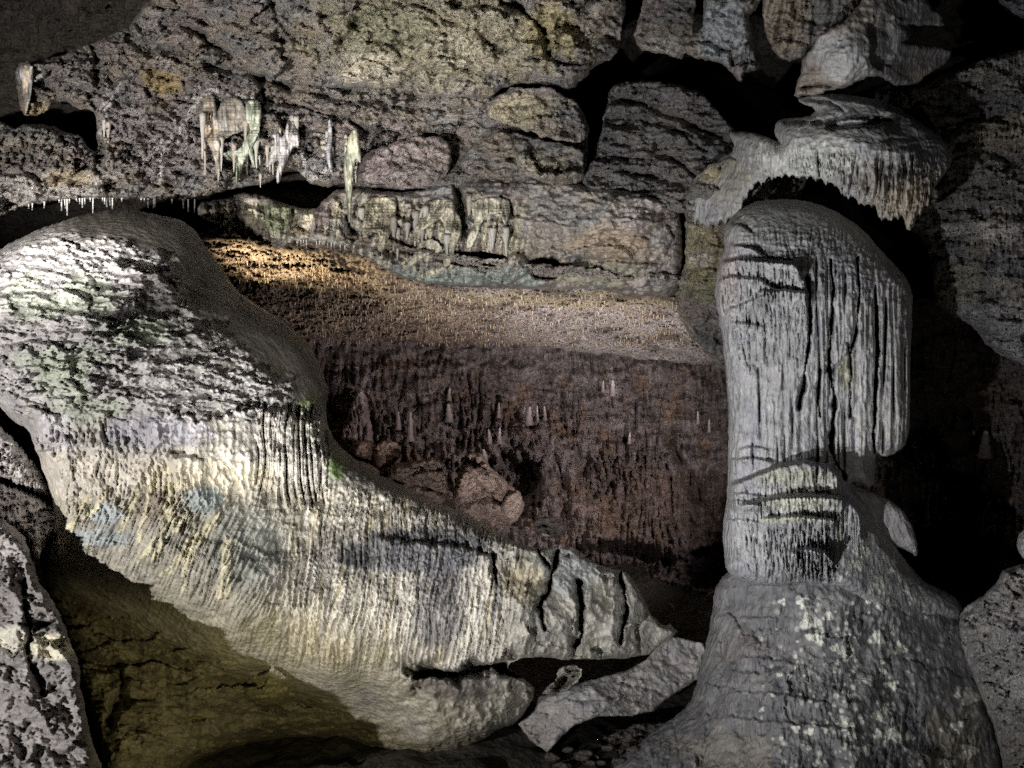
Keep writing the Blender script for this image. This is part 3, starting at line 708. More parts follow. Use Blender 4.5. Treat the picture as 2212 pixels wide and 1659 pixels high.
# drapery ribs on the middle face
midf = sst(1040, 1100, V) * (1 - sst(620, 700, U)) * (1 - sst(0, 60, V - (1190 + (U - 100) * .48)))
m.add((.05 * m.n(90, 60, seed=17) + .006 * ridged(U / 24, V / 20, 69, 4)) * midf)
m.flute(.02, 10, 90, seed=24, mask=midf, lean=.45)
for i, (u0, v0, u1, v1) in enumerate([(300, 1060, 255, 1150), (335, 1050, 300, 1165), (372, 1050, 350, 1120), (395, 1040, 372, 1130), (372, 1110, 300, 1210), (405, 1110, 325, 1215), (420, 1150, 350, 1245), (452, 1130, 370, 1240),
                                      (470, 1110, 400, 1210), (415, 1195, 395, 1280), (488, 1160, 470, 1290), (500, 1170, 495, 1290), (160, 1130, 125, 1190), (190, 1080, 130, 1175), (230, 1060, 180, 1120)]):
    mid = ((u0 + u1) / 2 + 5 * (-1) ** i, (v0 + v1) / 2)
    m.vein([(u0, v0), mid, (u1, v1)], 4.0 + (i % 3), CREAM, .008, .0, 12)
# undercut hollow: rough bedding
hol = sst(10, 70, V - (1220 + (U - 100) * .42))
hol = hol * (1 - sst(900, 1000, U - (V - 1500) * .5))
m.add(hol * (.08 * fbm(U / 110, V / 45, 61, 5, .6) + .05 * ridged(U / 60, V / 22, 62, 5)))
for wl_, k_ in ((110, .06), (44, .03), (18, .014)):
    f1, f2, cid, fac = voro((U + V * .2) / wl_ + m.n(70, seed=43) * .5, V / wl_ * 2.3 + m.n(70, seed=44) * .5, 30 + wl_, True)
    m.add((fac + (cid - .5) * .7) * k_ * hol)
    m.add((fac + (cid - .5) * .7) * k_ * .2 * midf)
t = (V / 44 + U / 500 + m.n(220, 90, seed=45) * 1.4) % 1.0; m.add(.07 * (1 - t) * sst(0, .12, t) * hol * sst(-.1, .2, m.n(120, 40, seed=46)))
m.crack([(260, 1450), (262, 1500), (240, 1560)], .25, 9); m.crack([(150, 1420), (260, 1440), (330, 1430), (400, 1440)], .12, 5)
m.crack([(560, 1530), (640, 1520), (740, 1540)], .12, 5)
m.bump(580, 1490, 55, 45, .18, .35)
# tongue: right end
m.crack([(1205, 1182), (1190, 1260), (1165, 1310), (1175, 1355)], .45, 4.2, 7); m.crack([(1160, 1185), (1185, 1230)], .25, 3.0)
m.crack([(1252, 1260), (1255, 1340), (1258, 1370), (1245, 1395)], .45, 4.2, 5); m.crack([(1335, 1235), (1350, 1290), (1352, 1340), (1345, 1390)], .4, 3.6, 6)
0 and m.crack([(1105, 1300), (1130, 1345), (1140, 1370)], .2, 3.0); 0 and m.crack([(1190, 1300), (1215, 1340), (1240, 1360)], .12, 2.4); m.crack([(1065, 1200), (1070, 1260)], .25, 3.0)
m.add(.10 * m.n(80, seed=18) * sst(1050, 1150, U)); m.add(.05 * ridged(U / 50, V / 60, 37, 5) * sst(1000, 1100, U))
f1, f2, cid, fac = voro(U / 90 + m.n(60, seed=41) * .5, V / 110 + m.n(60, seed=42) * .5, 8, True)
m.add((fac * .16 + (cid - .5) * .08) * sst(1040, 1120, U))
m.crack([(893, 1464), (960, 1455), (1010, 1450), (1060, 1440), (1150, 1432)], .7, 12, 5)
m.pit(1150, 1447, 80, 20, 1.2, .3)
lb = sst(1450, 1480, V) * sst(780, 860, U); m.add(lb * (.10 * m.n(70, 50, seed=19) + .05 * ridged(U / 45, V / 35, 39, 4)))
# colours
m.base((0.42, 0.40, 0.35), (0.58, 0.55, 0.49), 70, 40, c=(0.40, 0.39, 0.38))
m.tint((0.11, 0.10, 0.08), .9 * bare); m.tint((0.19, 0.175, 0.14), .8 * dome * (1 - crust) * (1 - bare))  # dark brown tint paints the shade of the dome's top and right flank
m.tint((0.54, 0.52, 0.52), .8 * crust)
m.tint((0.22, 0.20, 0.17), .55 * crust * sst(.02, .28, fbm(U / 75, V / 26, 91, 5, .62)) * sst(150, 320, U + (V - 700) * .2))
for u, v, rx, ry in ((180, 640, 90, 50), (60, 650, 60, 60), (130, 780, 110, 40), (300, 720, 90, 40), (130, 820, 70, 50), (200, 880, 100, 30)):
    m.patch(u, v, rx, ry, (0.46, 0.52, 0.38), .5)
m.tint((.10, .09, .075), .9 * (1 - sst(14, 34, dline(m, [(712, 900), (722, 950), (745, 985), (830, 1040), (990, 1108), (1110, 1172)]) + 14 * m.n(40, seed=16, octv=4))))  # dark brown crest strip, shade of its upward face put into the colour
m.patch(670, 905, 45, 60, (0.17, 0.26, 0.06), .85); m.patch(730, 1000, 30, 40, (0.14, 0.24, 0.05), .85)
m.patch(330, 935, 130, 45, (0.42, 0.41, 0.47), .7); m.patch(110, 940, 60, 50, (0.55, 0.53, 0.56), .7)
m.tint((0.74, 0.68, 0.58), .8 * skirt * sst(950, 1000, V) * (1 - sst(500, 560, U)))  # cream skirt, the lamp's bright band painted in with it
m.tint((0.60, 0.57, 0.52), .8 * rightfl)
m.tint(CREAM, .8 * sst(-30, 5, V - 1015) * (1 - sst(0, 30, V - 1050 - 20 * m.n(40, seed=77))) * sst(270, 330, U) * (1 - sst(560, 640, U)))
m.tint((0.42, 0.39, 0.31), .75 * midf)
m.patch(530, 1180, 100, 100, (0.38, 0.40, 0.35), .6); m.patch(230, 1110, 50, 26, (0.46, 0.50, 0.50), .9); m.patch(215, 1160, 70, 22, (0.42, 0.46, 0.46), .8)
m.patch(440, 1080, 40, 40, (0.36, 0.42, 0.42), .8); m.patch(330, 1090, 50, 40, (0.28, 0.23, 0.17), .7)
for i, (u0, v0, u1, v1) in enumerate([(300, 1060, 255, 1150), (335, 1050, 300, 1165), (372, 1050, 350, 1120), (395, 1040, 372, 1130), (372, 1110, 300, 1210), (405, 1110, 325, 1215), (420, 1150, 350, 1245), (452, 1130, 370, 1240),
                                      (470, 1110, 400, 1210), (415, 1195, 395, 1280), (488, 1160, 470, 1290), (500, 1170, 495, 1290), (160, 1130, 125, 1190), (190, 1080, 130, 1175), (230, 1060, 180, 1120)]):
    mid = ((u0 + u1) / 2 + 5 * (-1) ** i, (v0 + v1) / 2)
    m.vein([(u0, v0), mid, (u1, v1)], 4.5 + (i % 3), (.78, .72, .5), .0, .9, 12)
m.tint((0.66, 0.61, 0.51), .8 * fl); m.streaks((0.20, 0.19, 0.19), 26, 260, .7, fl, .16, 45, .1); m.streaks((0.62, 0.55, 0.36), 22, 300, .6, fl, .16, 46, .1)
m.patch(900, 1190, 190, 60, (0.15, 0.15, 0.165), .8); m.patch(950, 1320, 60, 110, (0.17, 0.16, 0.17), .7)
m.tint((0.33, 0.31, 0.26), .8 * sst(1060, 1120, U)); m.patch(1130, 1260, 50, 60, (0.45, 0.38, 0.24), .6); m.patch(1240, 1230, 60, 60, (0.40, 0.42, 0.42), .6)
m.tint((0.26, 0.23, 0.15), .85 * hol); m.tint((.15, .13, .09), .7 * hol * sst(.05, .3, m.n(60, 26, seed=71, octv=5))); m.tint((.38, .34, .22), .5 * hol * sst(.15, .35, m.n(40, 24, seed=72, octv=5)))  # dark olive tint puts the hollow's shade and dim light into the colour
m.tint((0.40, 0.37, 0.30), .7 * lb * sst(850, 900, U - (V - 1500) * .6)); m.patch(980, 1480, 110, 40, (0.16, 0.14, 0.13), .8)
m.patch(585, 1490, 45, 40, (0.36, 0.33, 0.18), .7)
for v in ([(235, 1260), (240, 1400), (225, 1500), (220, 1600)], [(330, 1250), (320, 1340), (350, 1400)], [(365, 1260), (360, 1330)], [(250, 1340), (245, 1420)], [(630, 1400), (632, 1480)], [(610, 1400), (612, 1440)]):
    m.vein(v, 2.2, (0.40, 0.37, 0.24), .01, .6, 8)
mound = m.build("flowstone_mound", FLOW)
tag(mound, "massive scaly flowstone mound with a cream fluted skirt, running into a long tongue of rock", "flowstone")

# ================================================================== LEFT LEDGES AND CRAG
def f(b):
    b.H *= .4; b.flute(.035, 9, 60, seed=3, mask=sst(10, 40, b.V - (1000 + b.U * .5 - (70 if b.U.max() < 130 and b.V.max() < 1100 else 0)))); b.scallop(.03, 14, 60)
    b.base((0.60, 0.56, 0.54), (0.72, 0.68, 0.66), 60)
fr = lambda U, V, S: 8 * (.3 - np.abs(perlin(U / 9, V / 80, 9)) * 1.3)
block("drapery_ledge", "short mauve ledge with drip fringe at left edge, upper of two below the mound",
      [(-80, 900), (-20, 905), (28, 945), (60, 985), (95, 1030), (112, 1078), (85, 1066), (50, 1052), (0, 1026), (-80, 1005)], [(-80, 950, 5.0), (0, 930, 5.2), (100, 1060, 5.2), (50, 1000, 5.05), (0, 1010, 4.95)], 22, fn=f, cat="ledge", mat=FLOW, edge=(22, .2), rag=(3, 12), fringe=fr)
block("drapery_ledge", "larger mauve ledge with long drip fringe at left edge, resting over the dark knobbly crag",
      [(-80, 1025), (0, 1045), (60, 1058), (115, 1095), (128, 1130), (118, 1160), (103, 1168), (92, 1190), (84, 1209), (70, 1198), (60, 1166), (28, 1148), (0, 1132), (-80, 1120)], [(-80, 1080, 4.75), (0, 1050, 5.0), (120, 1110, 5.08), (50, 1120, 4.85), (0, 1120, 4.75)], 23, fn=f, cat="ledge", mat=FLOW, edge=(22, .2), rag=(3, 12), fringe=fr)
cr = Body([(-90, 1095), (0, 1110), (50, 1150), (70, 1205), (80, 1258), (103, 1280), (135, 1338), (156, 1398), (173, 1440), (172, 1470), (180, 1515), (192, 1585), (222, 1655), (245, 1740), (-90, 1740)],
          [(-80, 1100, 4.6), (50, 1150, 4.55), (80, 1260, 4.5), (150, 1400, 4.42), (190, 1600, 4.38), (230, 1720, 4.38), (-60, 1400, 4.5), (60, 1400, 4.42), (60, 1600, 4.38), (-60, 1720, 4.4), (0, 1250, 4.5)], step=2.6, edge=(26, .25), rag=(7, 22), seed=24)
cr.rocky(.14, 70, .018, .01); f1, f2, cid = voro(cr.U / 34 + cr.n(60, seed=3) * .8, cr.V / 30 + cr.n(60, seed=4) * .8, 2)
cr.add(.03 * np.sqrt(np.clip(1 - f1 * f1, 0, 1)) + .01 * ridged(cr.U / 13, cr.V / 9, 4, 3))
cr.ledge([(60, 1385), (110, 1380), (165, 1440)], .15, 26, 7)
cr.crack([(50, 1250), (62, 1350), (60, 1420), (95, 1500)], .15, 8); cr.crack([(70, 1360), (120, 1340)], .1, 6)
cr.add(.10 * cr.n(70, 60, seed=9))
cr.base((0.27, 0.25, 0.24), (0.17, 0.16, 0.155), 60); cr.patch(110, 1400, 60, 30, (.66, .62, .48), .85); cr.patch(20, 1380, 50, 30, (.62, .60, .50), .8); cr.patch(40, 1170, 60, 60, (.46, .43, .42), .7)
cr.tint((.38, .36, .34), .3 * sst(.1, .3, cr.n(26, 18, seed=55)))
o = cr.build("knobbly_crag", CRAG)
tag(o, "knobbly dark crag with pale popcorn crust filling the lower left corner", "rock")

# ================================================================== SLABS AND BOULDERS
def f(b): b.H *= .6; b.tint((.33, .32, .32), np.full(b.U.shape, .5)); b.crack([(1330, 1470), (1390, 1480), (1434, 1500)], .06, 3)
block("rock_slab", "long smooth grey slab leaning beneath the tongue of rock, left of the column foot",
      [(1163, 1505), (1221, 1484), (1300, 1462), (1357, 1447), (1396, 1424), (1420, 1396), (1440, 1372), (1470, 1378), (1519, 1389), (1524, 1404), (1512, 1464), (1434, 1513), (1411, 1536), (1357, 1547), (1295, 1547), (1241, 1567), (1214, 1592), (1183, 1627), (1144, 1598), (1119, 1563), (1155, 1535)],
      [(1160, 1510, 6.5), (1180, 1620, 6.3), (1350, 1470, 6.7), (1500, 1400, 7.1), (1500, 1470, 7.0), (1300, 1530, 6.3), (1250, 1550, 6.25)], 25, fn=f, edge=(5, .05), rag=(3, 14), back=.6, mat=GREY, smooth=0, rk=(.08, 90, .05, .02))
def f(b): b.tint((.42, .40, .33), np.full(b.U.shape, .6))
block("rock_chunk", "small angular yellow grey chunk wedged in the dark gap above the long slab",
      [(1171, 1503), (1175, 1488), (1206, 1466), (1201, 1449), (1222, 1436), (1256, 1438), (1258, 1466), (1218, 1495)], 6.15, 26, fn=f, edge=(8, .08), rag=(3, 10), back=.25)
def f(b): b.tint((.17, .125, .095), np.full(b.U.shape, .8)); b.H *= 1.3
block("boulder", "broad orange brown boulder at the bottom of the hollow, left of the pointed one",
      [(832, 1050), (842, 1012), (860, 998), (905, 990), (958, 988), (966, 1030), (962, 1100), (900, 1120), (840, 1110)], 11.2, 27, fn=f, edge=(24, .3))
block("boulder", "pointed reddish brown boulder standing in the middle of the hollow",
      [(984, 1110), (980, 1062), (998, 995), (1018, 972), (1042, 980), (1064, 1010), (1100, 1048), (1132, 1078), (1126, 1120), (1092, 1140), (1010, 1140)], 10.9, 28, fn=f, edge=(22, .3))
block("boulder", "small light brown boulder leaning on the right foot of the pointed boulder",
      [(1080, 1100), (1090, 1072), (1112, 1056), (1128, 1066), (1126, 1100), (1112, 1122), (1092, 1126)], 10.5, 29, fn=f, edge=(14, .15), rag=(3, 14), back=.4)
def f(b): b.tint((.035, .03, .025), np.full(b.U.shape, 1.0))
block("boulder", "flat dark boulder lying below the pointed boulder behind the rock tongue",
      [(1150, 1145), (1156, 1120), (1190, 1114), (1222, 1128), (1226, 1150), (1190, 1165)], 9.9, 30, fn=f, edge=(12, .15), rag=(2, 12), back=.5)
def f(b): b.tint((.24, .16, .12), np.full(b.U.shape, .8))
for i, (pl, lb_) in enumerate([([(758, 985), (762, 958), (785, 948), (806, 955), (812, 985), (790, 1002)], "leftmost reddish cracked stone in the row beneath the pale wall stalagmites"),
                               ([(806, 990), (812, 958), (835, 950), (866, 960), (868, 985), (842, 1010), (815, 1012)], "reddish cracked stone touching the broad orange brown boulder from upper left"),
                               ([(740, 1010), (760, 990), (800, 1002), (822, 1016), (820, 1040), (780, 1040)], "low reddish stone just above the dark flank of the mound")]):
    block("stone", lb_, pl, 11.9 - i * .2, 31 + i, fn=f, edge=(12, .15), rag=(3, 12), back=.4, cat="stone", group="cracked stones on the floor of the hollow")
def f(b): b.tint((.30, .29, .27), np.full(b.U.shape, .7))
for i, (pl, Y, lb_) in enumerate([([(1402, 1214), (1412, 1218), (1414, 1240), (1408, 1254), (1400, 1240)], 8.2, "pale upright sliver of stone in the black gap right of the tongue"),
                                  ([(1440, 1300), (1455, 1306), (1458, 1318), (1446, 1318)], 8.0, "tiny pale stone in the black gap, below the upright sliver"),
                                  ([(1168, 1150), (1188, 1152), (1190, 1160), (1172, 1158)], 9.3, "tiny pale stone lying on the dark crest of the tongue")]):
    block("stone", lb_, pl, Y, 41 + i, fn=f if i < 2 else (lambda b: b.tint((.06, .055, .05), np.full(b.U.shape, 1.0))), edge=(5, .05), rag=(1, 6), back=.1, cat="stone", step=2, rk=(.02, 30, .01, .01))

# ================================================================== COLUMN (right)
col = empty("flowstone_column", P(1760, 1659, 6.6))
tag(col, "tall grey flowstone column with stacked ledges, rising from a white spotted cone", "flowstone column", kind="thing")
# cone
cone = Body([(1548, 1250), (1600, 1225), (1700, 1215), (1850, 1230), (1960, 1270), (2080, 1330), (2110, 1400), (2150, 1550), (2190, 1760), (1270, 1760), (1300, 1690), (1335, 1635), (1440, 1560), (1493, 1521), (1515, 1440), (1534, 1347)],
            [(1548, 1250, 6.9), (1534, 1347, 6.8), (1493, 1521, 6.7), (1300, 1700, 6.3), (1700, 1230, 6.35), (1700, 1400, 6.1), (1650, 1600, 5.7), (1900, 1280, 6.5), (1900, 1450, 6.15), (2080, 1350, 6.9), (2130, 1550, 6.5), (1900, 1650, 5.7), (2180, 1740, 6.2), (1450, 1640, 6.1), (1600, 1480, 6.15)],
            step=2.6, edge=(34, .22), rag=(5, 30), seed=50, back=1.5)
f1, f2, cid, fac = voro(cone.U / 150 + cone.n(90, seed=61) * .5, cone.V / 110 + cone.n(90, seed=62) * .5, 12, True)
cone.add((fac + (cid - .5)) * .035)
cone.add(.13 * cone.n(130, 170, seed=3) + .05 * ridged(cone.U / 110, cone.V / 160, 6, 3) + .022 * cone.n(26, seed=4, octv=5) + .012 * ridged(cone.U / 22, cone.V / 22, 5, 3))
for p in ([(1600, 1415), (1650, 1418), (1720, 1432)], [(1590, 1490), (1650, 1492), (1720, 1500), (1790, 1515)], [(1570, 1445), (1640, 1452)], [(1580, 1545), (1660, 1555), (1730, 1560), (1840, 1572)], [(1600, 1330), (1680, 1332)]):
    cone.ledge(p, .05, 26, 6, 4, teeth=.025)
cone.crack([(1515, 1700), (1530, 1560), (1560, 1470), (1562, 1380)], .05, 10)
cone.base((0.155, 0.153, 0.158), (0.215, 0.21, 0.205), 60, c=(0.13, 0.127, 0.135))
cone.flute(.028, 12, 60, seed=14, mask=sst(-.1, .2, cone.n(120, seed=15)))
cone.patch(1560, 1650, 110, 90, (.30, .27, .22), .5, 1.1); cone.patch(2060, 1630, 80, 120, (.22, .19, .14), .5, 1.1); cone.patch(1600, 1400, 60, 40, (.25, .22, .20), .4)
rs = np.random.RandomState(5)
sp = np.zeros(cone.U.shape, np.float32)
big = [(1690, 1300, 8, 0), (1880, 1290, 14, 0), (1902, 1310, 9, 0), (1830, 1420, 10, 0), (1895, 1378, 17, 0), (1946, 1400, 15, 0), (1838, 1500, 11, 0), (1790, 1330, 12, 0), (1905, 1545, 18, 0), (1878, 1470, 12, 0), (1930, 1480, 12, 0), (2096, 1505, 20, 0), (2070, 1500, 9, 0), (2070, 1570, 14, 0),
       (2096, 1622, 16, 0), (1824, 1565, 15, 0), (1840, 1585, 12, 0), (1935, 1585, 22, 0), (1900, 1585, 12, 0), (1965, 1590, 12, 0), (1750, 1340, 22, 0), (1765, 1375, 20, 0), (1730, 1300, 10, 0), (1810, 1400, 14, 0), (1840, 1410, 10, 0), (1870, 1620, 14, 0), (1850, 1630, 12, 0), (2050, 1650, 14, 0), (1785, 1575, 10, 0), (1750, 1580, 9, 0), (1720, 1575, 9, 0)]
for u, v, r, _ in big: 
    k = rs.rand() * 6; d = np.hypot(cone.U - u, (cone.V - v) * (1.1)) * (1 + .25 * np.sin(3 * np.arctan2(cone.V - v, cone.U - u) + k)) + 2.5 * perlin(cone.U / 7, cone.V / 7, 3)
    sp = np.maximum(sp, 1 - sst(r * .8, r * 1.02, d))
for i in range(260):
    u = rs.normal(1790, 95); v = rs.uniform(1290, 1690); r = rs.uniform(2.5, 7.5)
    if rs.rand() < .3: u = rs.normal(1880, 110)
    if u < 1640 or v < 1290 + (u - 1800) * .2: continue
    j0 = int((u - cone.U[0, 0]) / cone.step); i0 = int((v - cone.V[0, 0]) / cone.step); q = 5
    sl = (slice(max(i0 - q, 0), i0 + q + 1), slice(max(j0 - q, 0), j0 + q + 1))
    d = np.hypot(cone.U[sl] - u, cone.V[sl] - v)
    sp[sl] = np.maximum(sp[sl], (1 - sst(r * .75, r * 1.05, d)) * rs.uniform(.35, .9))
cone.tint((.66, .66, .58), .95 * sp); cone.add(.012 * sp)
cone.build("base_cone", GREY, col)
# right rear fin
fin = Body([(1830, 1040), (1860, 1052), (1905, 1070), (1945, 1095), (1966, 1125), (1976, 1150), (1986, 1205), (1960, 1190), (1930, 1178), (1880, 1150), (1840, 1110)], 6.75, step=2.8, edge=(18, .15), rag=(3, 14), seed=51, back=.5)
fin.flute(.03, 10, 80, lean=-.4); fin.base((.28, .27, .27), (.36, .35, .34), 50); fin.build("side_fin", GREY, col)
# shaft
sh = Body([(1604, 447), (1647, 431), (1708, 430), (1758, 437), (1808, 457), (1868, 498), (1901, 539), (1954, 592), (1971, 629), (1971, 676), (1966, 776), (1966, 909), (1960, 955), (1941, 976), (1908, 990), (1893, 976), (1890, 1000), (1888, 1060), (1842, 1036), (1838, 1050), (1870, 1090), (1905, 1140), (1939, 1189),
           (1988, 1250), (2018, 1268), (2050, 1281), (2080, 1307), (2085, 1345), (2020, 1345), (1922, 1344), (1878, 1316), (1834, 1281), (1790, 1263), (1724, 1258), (1680, 1267), (1614, 1264), (1567, 1235), (1565, 1193), (1559, 1140), (1572, 1074), (1573, 929), (1574, 880), (1564, 759), (1551, 675), (1542, 629), (1554, 569), (1567, 535), (1563, 505), (1574, 475)],
          [(1604, 450, 7.0), (1700, 435, 7.1), (1870, 500, 7.1), (1970, 650, 7.2), (1700, 520, 6.45), (1850, 600, 6.45), (1560, 600, 6.8), (1640, 620, 6.3), (1700, 750, 6.35), (1850, 800, 6.5), (1960, 900, 6.9), (1650, 900, 6.35), (1580, 900, 6.75), (1750, 1000, 6.45), (1880, 980, 6.75), (1700, 1080, 6.0),
           (1780, 1080, 6.05), (1570, 1120, 6.55), (1640, 1200, 6.0), (1750, 1240, 5.95), (1860, 1180, 6.3), (1930, 1200, 6.6), (1980, 1310, 6.6), (2070, 1330, 6.9), (1860, 1290, 6.2)],
          step=2.3, edge=(34, .3), rag=(2.5, 22), seed=52, back=1.2)
U, V = sh.U, sh.V
sh.add(.05 * sh.n(150, seed=3) + .02 * sh.n(20, seed=4, octv=4) + .012 * ridged(U / 10, V / 16, 7, 3))
# long vertical flutes of the drapery (right of u 1730), finer ones to the left
rt = sst(1735, 1765, U) * sst(520, 580, V - (U - 1750) * .5) * (1 - sst(1010, 1060, V))
sh.flute_reg(.30, 21, 12, seed=5, mask=rt, sharp=3.6); sh.flute_reg(.13, 9, 8, seed=7, mask=rt, sharp=3.0); sh.flute(.02, 6, 200, seed=7, mask=rt)
lf = (1 - sst(1715, 1745, U)) * sst(640, 700, V) * (1 - sst(980, 1020, V))
sh.flute_reg(.16, 18, 14, seed=9, mask=lf * sst(1600, 1640, U), sharp=3.6); sh.flute(.03, 8, 120, seed=11, mask=lf)
topf = (1 - sst(560, 640, V - (U - 1700) * .35)) * sst(470, 510, V)
sh.flute(.035, 10, 90, seed=13, mask=topf * sst(1580, 1620, U)); sh.scallop(.02, 16, 70, mask=topf)
# stacked ledges upper left
for p, A, Lf, t in (([(1568, 478), (1600, 482), (1625, 500)], .07, 25, 0), ([(1580, 525), (1620, 530), (1645, 545)], .12, 22, .04), ([(1552, 560), (1600, 551), (1660, 556), (1715, 560), (1735, 590)], .20, 38, .06),
                    ([(1545, 605), (1580, 592), (1640, 600), (1670, 618)], .14, 42, .06), ([(1640, 625), (1690, 622), (1750, 628)], .15, 60, .05), ([(1585, 660), (1620, 645), (1660, 630)], .08, 40, .04),
                    ([(1585, 692), (1620, 695), (1650, 702)], .09, 40, .05), ([(1600, 965), (1630, 960), (1660, 968)], .07, 22, .02), ([(1575, 990), (1620, 985), (1668, 992)], .08, 25, .02),
                    ([(1580, 1040), (1640, 1016), (1680, 1000), (1740, 990), (1790, 1000), (1820, 1030)], .26, 42, .04), ([(1575, 1060), (1610, 1062), (1650, 1070)], .06, 25, .02), ([(1600, 1084), (1640, 1075), (1690, 1066), (1760, 1062), (1830, 1070), (1860, 1100)], .20, 40, .05),
                    ([(1650, 1115), (1720, 1110), (1800, 1118)], .14, 50, .08), ([(1562, 1080), (1600, 1078), (1645, 1090)], .07, 26, .0), ([(1562, 1118), (1600, 1118), (1648, 1128)], .05, 90, .03), ([(1700, 1185), (1740, 1178), (1785, 1185), (1795, 1200)], .16, 30, .07)):
    sh.ledge(p, A * (1.7 if p[0][1] > 980 else 1.45), Lf * 1.3, 13 if A > .15 else 7, 1.6, teeth=t * 1.6)
sh.flute(.05, 9, 120, seed=21, mask=sst(1150, 1180, V) * (1 - sst(1790, 1830, U)) * sst(1650, 1680, U)); sh.flute(.03, 14, 90, seed=22, mask=sst(1130, 1160, V) * (1 - sst(1640, 1660, U)))
# deep grooves
sh.crack([(1746, 600), (1750, 640), (1748, 720), (1738, 800), (1728, 880)], .35, 3.0, 3); sh.crack([(1796, 560), (1798, 640), (1796, 720), (1790, 790), (1785, 800)], .3, 2.4, 3)
sh.crack([(1790, 800), (1802, 840), (1800, 900), (1795, 960), (1805, 1000), (1830, 1035)], .5, 3.3, 4); sh.crack([(1770, 800), (1768, 870), (1770, 900)], .25, 2.4, 3)
sh.crack([(1893, 660), (1898, 740), (1892, 860), (1886, 940), (1892, 985)], .4, 2.7, 3); sh.crack([(1851, 560), (1857, 640), (1850, 720), (1838, 760)], .25, 2.4, 3)
sh.crack([(1800, 800), (1820, 775), (1850, 730), (1856, 700)], .12, 1.8, 3); sh.crack([(1833, 740), (1838, 810), (1836, 900)], .2, 2.4, 3)
sh.crack([(1860, 1100), (1885, 1140), (1935, 1200)], .05, 5)
# colour
sh.base((.36, .36, .36), (.46, .455, .45), 50, 60, c=(.40, .39, .42))
sh.tint((.28, .28, .24), .5 * (1 - sst(480, 540, V))); sh.patch(1575, 600, 26, 90, (.46, .41, .40), .8); sh.patch(1700, 1020, 70, 18, (.42, .41, .32), .6, .8)
sh.patch(1730, 1085, 95, 22, (.52, .52, .43), .8, .5); sh.patch(1650, 780, 40, 90, (.42, .41, .41), .6); sh.patch(1725, 1036, 85, 20, (.48, .47, .38), .7, .6); sh.patch(1700, 1122, 70, 9, (.55, .55, .42), .7)
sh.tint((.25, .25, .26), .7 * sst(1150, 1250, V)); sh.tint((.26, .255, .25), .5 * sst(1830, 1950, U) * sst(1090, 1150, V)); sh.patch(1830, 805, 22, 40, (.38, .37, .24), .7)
sh.tint((.52, .52, .46), .75 * sst(.18, .3, fbm(U / 17, V / 34, 71, 3)) * sst(880, 900, V + 40 * sh.n(60, seed=9)) * (1 - sst(960, 980, V)) * sst(1790, 1810, U))
sh.tint((.52, .52, .46), .7 * sst(.27, .36, fbm(U / 13, V / 19, 74, 3)) * sst(600, 700, V) * sst(1690, 1720, U))
sp = np.zeros(U.shape, np.float32)
for u, v, r in [(1860, 1218, 16), (1868, 1205, 10), (1838, 1225, 12), (1828, 1212, 10), (1855, 1190, 12), (1870, 1186, 9), (1902, 1262, 16), (1910, 1275, 12), (1815, 1150, 10), (1812, 1168, 13), (1926, 1232, 8), (1974, 1296, 12), (1880, 1192, 8), (1846, 1220, 9), (1820, 1250, 9), (1790, 1180, 8), (1960, 1275, 8), (1800, 1130, 7)]:
    k = rs.rand() * 6; d = np.hypot(U - u, V - v) * (1 + .25 * np.sin(3 * np.arctan2(V - v, U - u) + k)) + 4 * perlin(U / 9, V / 9, 3)
    sp = np.maximum(sp, 1 - sst(r * .6, r * 1.05, d))
sh.tint((.55, .55, .48), .9 * sp); sh.add(.012 * sp)
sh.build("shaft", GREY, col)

# rock at the lower right corner
def f(b):
    b.H *= 1.1; b.tint((.27, .27, .27), np.full(b.U.shape, .6)); b.flute(.03, 16, 60); b.crack([(2135, 1420), (2140, 1440), (2180, 1430)], .12, 5); b.patch(2190, 1480, 30, 40, (.45, .44, .42), .6)
    b.scallop(.03, 20, 60)
block("rock_shoulder", "rough grey rock shoulder rising at the lower right corner beside the spotted cone",
      [(2330, 1190), (2225, 1215), (2168, 1228), (2155, 1255), (2120, 1290), (2080, 1312), (2066, 1369), (2098, 1457), (2138, 1545), (2160, 1615), (2180, 1760), (2330, 1760)],
      [(2330, 1200, 5.9), (2168, 1240, 6.6), (2075, 1330, 6.7), (2140, 1545, 6.2), (2180, 1700, 6.0), (2300, 1700, 5.3), (2250, 1400, 5.5)], 53, fn=f, mat=GREY, edge=(40, .3), rag=(4, 24))
def f(b): b.H *= .6; b.tint((.25, .25, .25), np.full(b.U.shape, .7))
block("rock_lump", "small dim rock knob cut by the right edge, above the grey rock shoulder",
      [(2196, 1185), (2198, 1158), (2214, 1140), (2260, 1130), (2260, 1215), (2215, 1214)], 5.9, 54, fn=f, mat=GREY, edge=(14, .12), rag=(2, 14), back=.3)

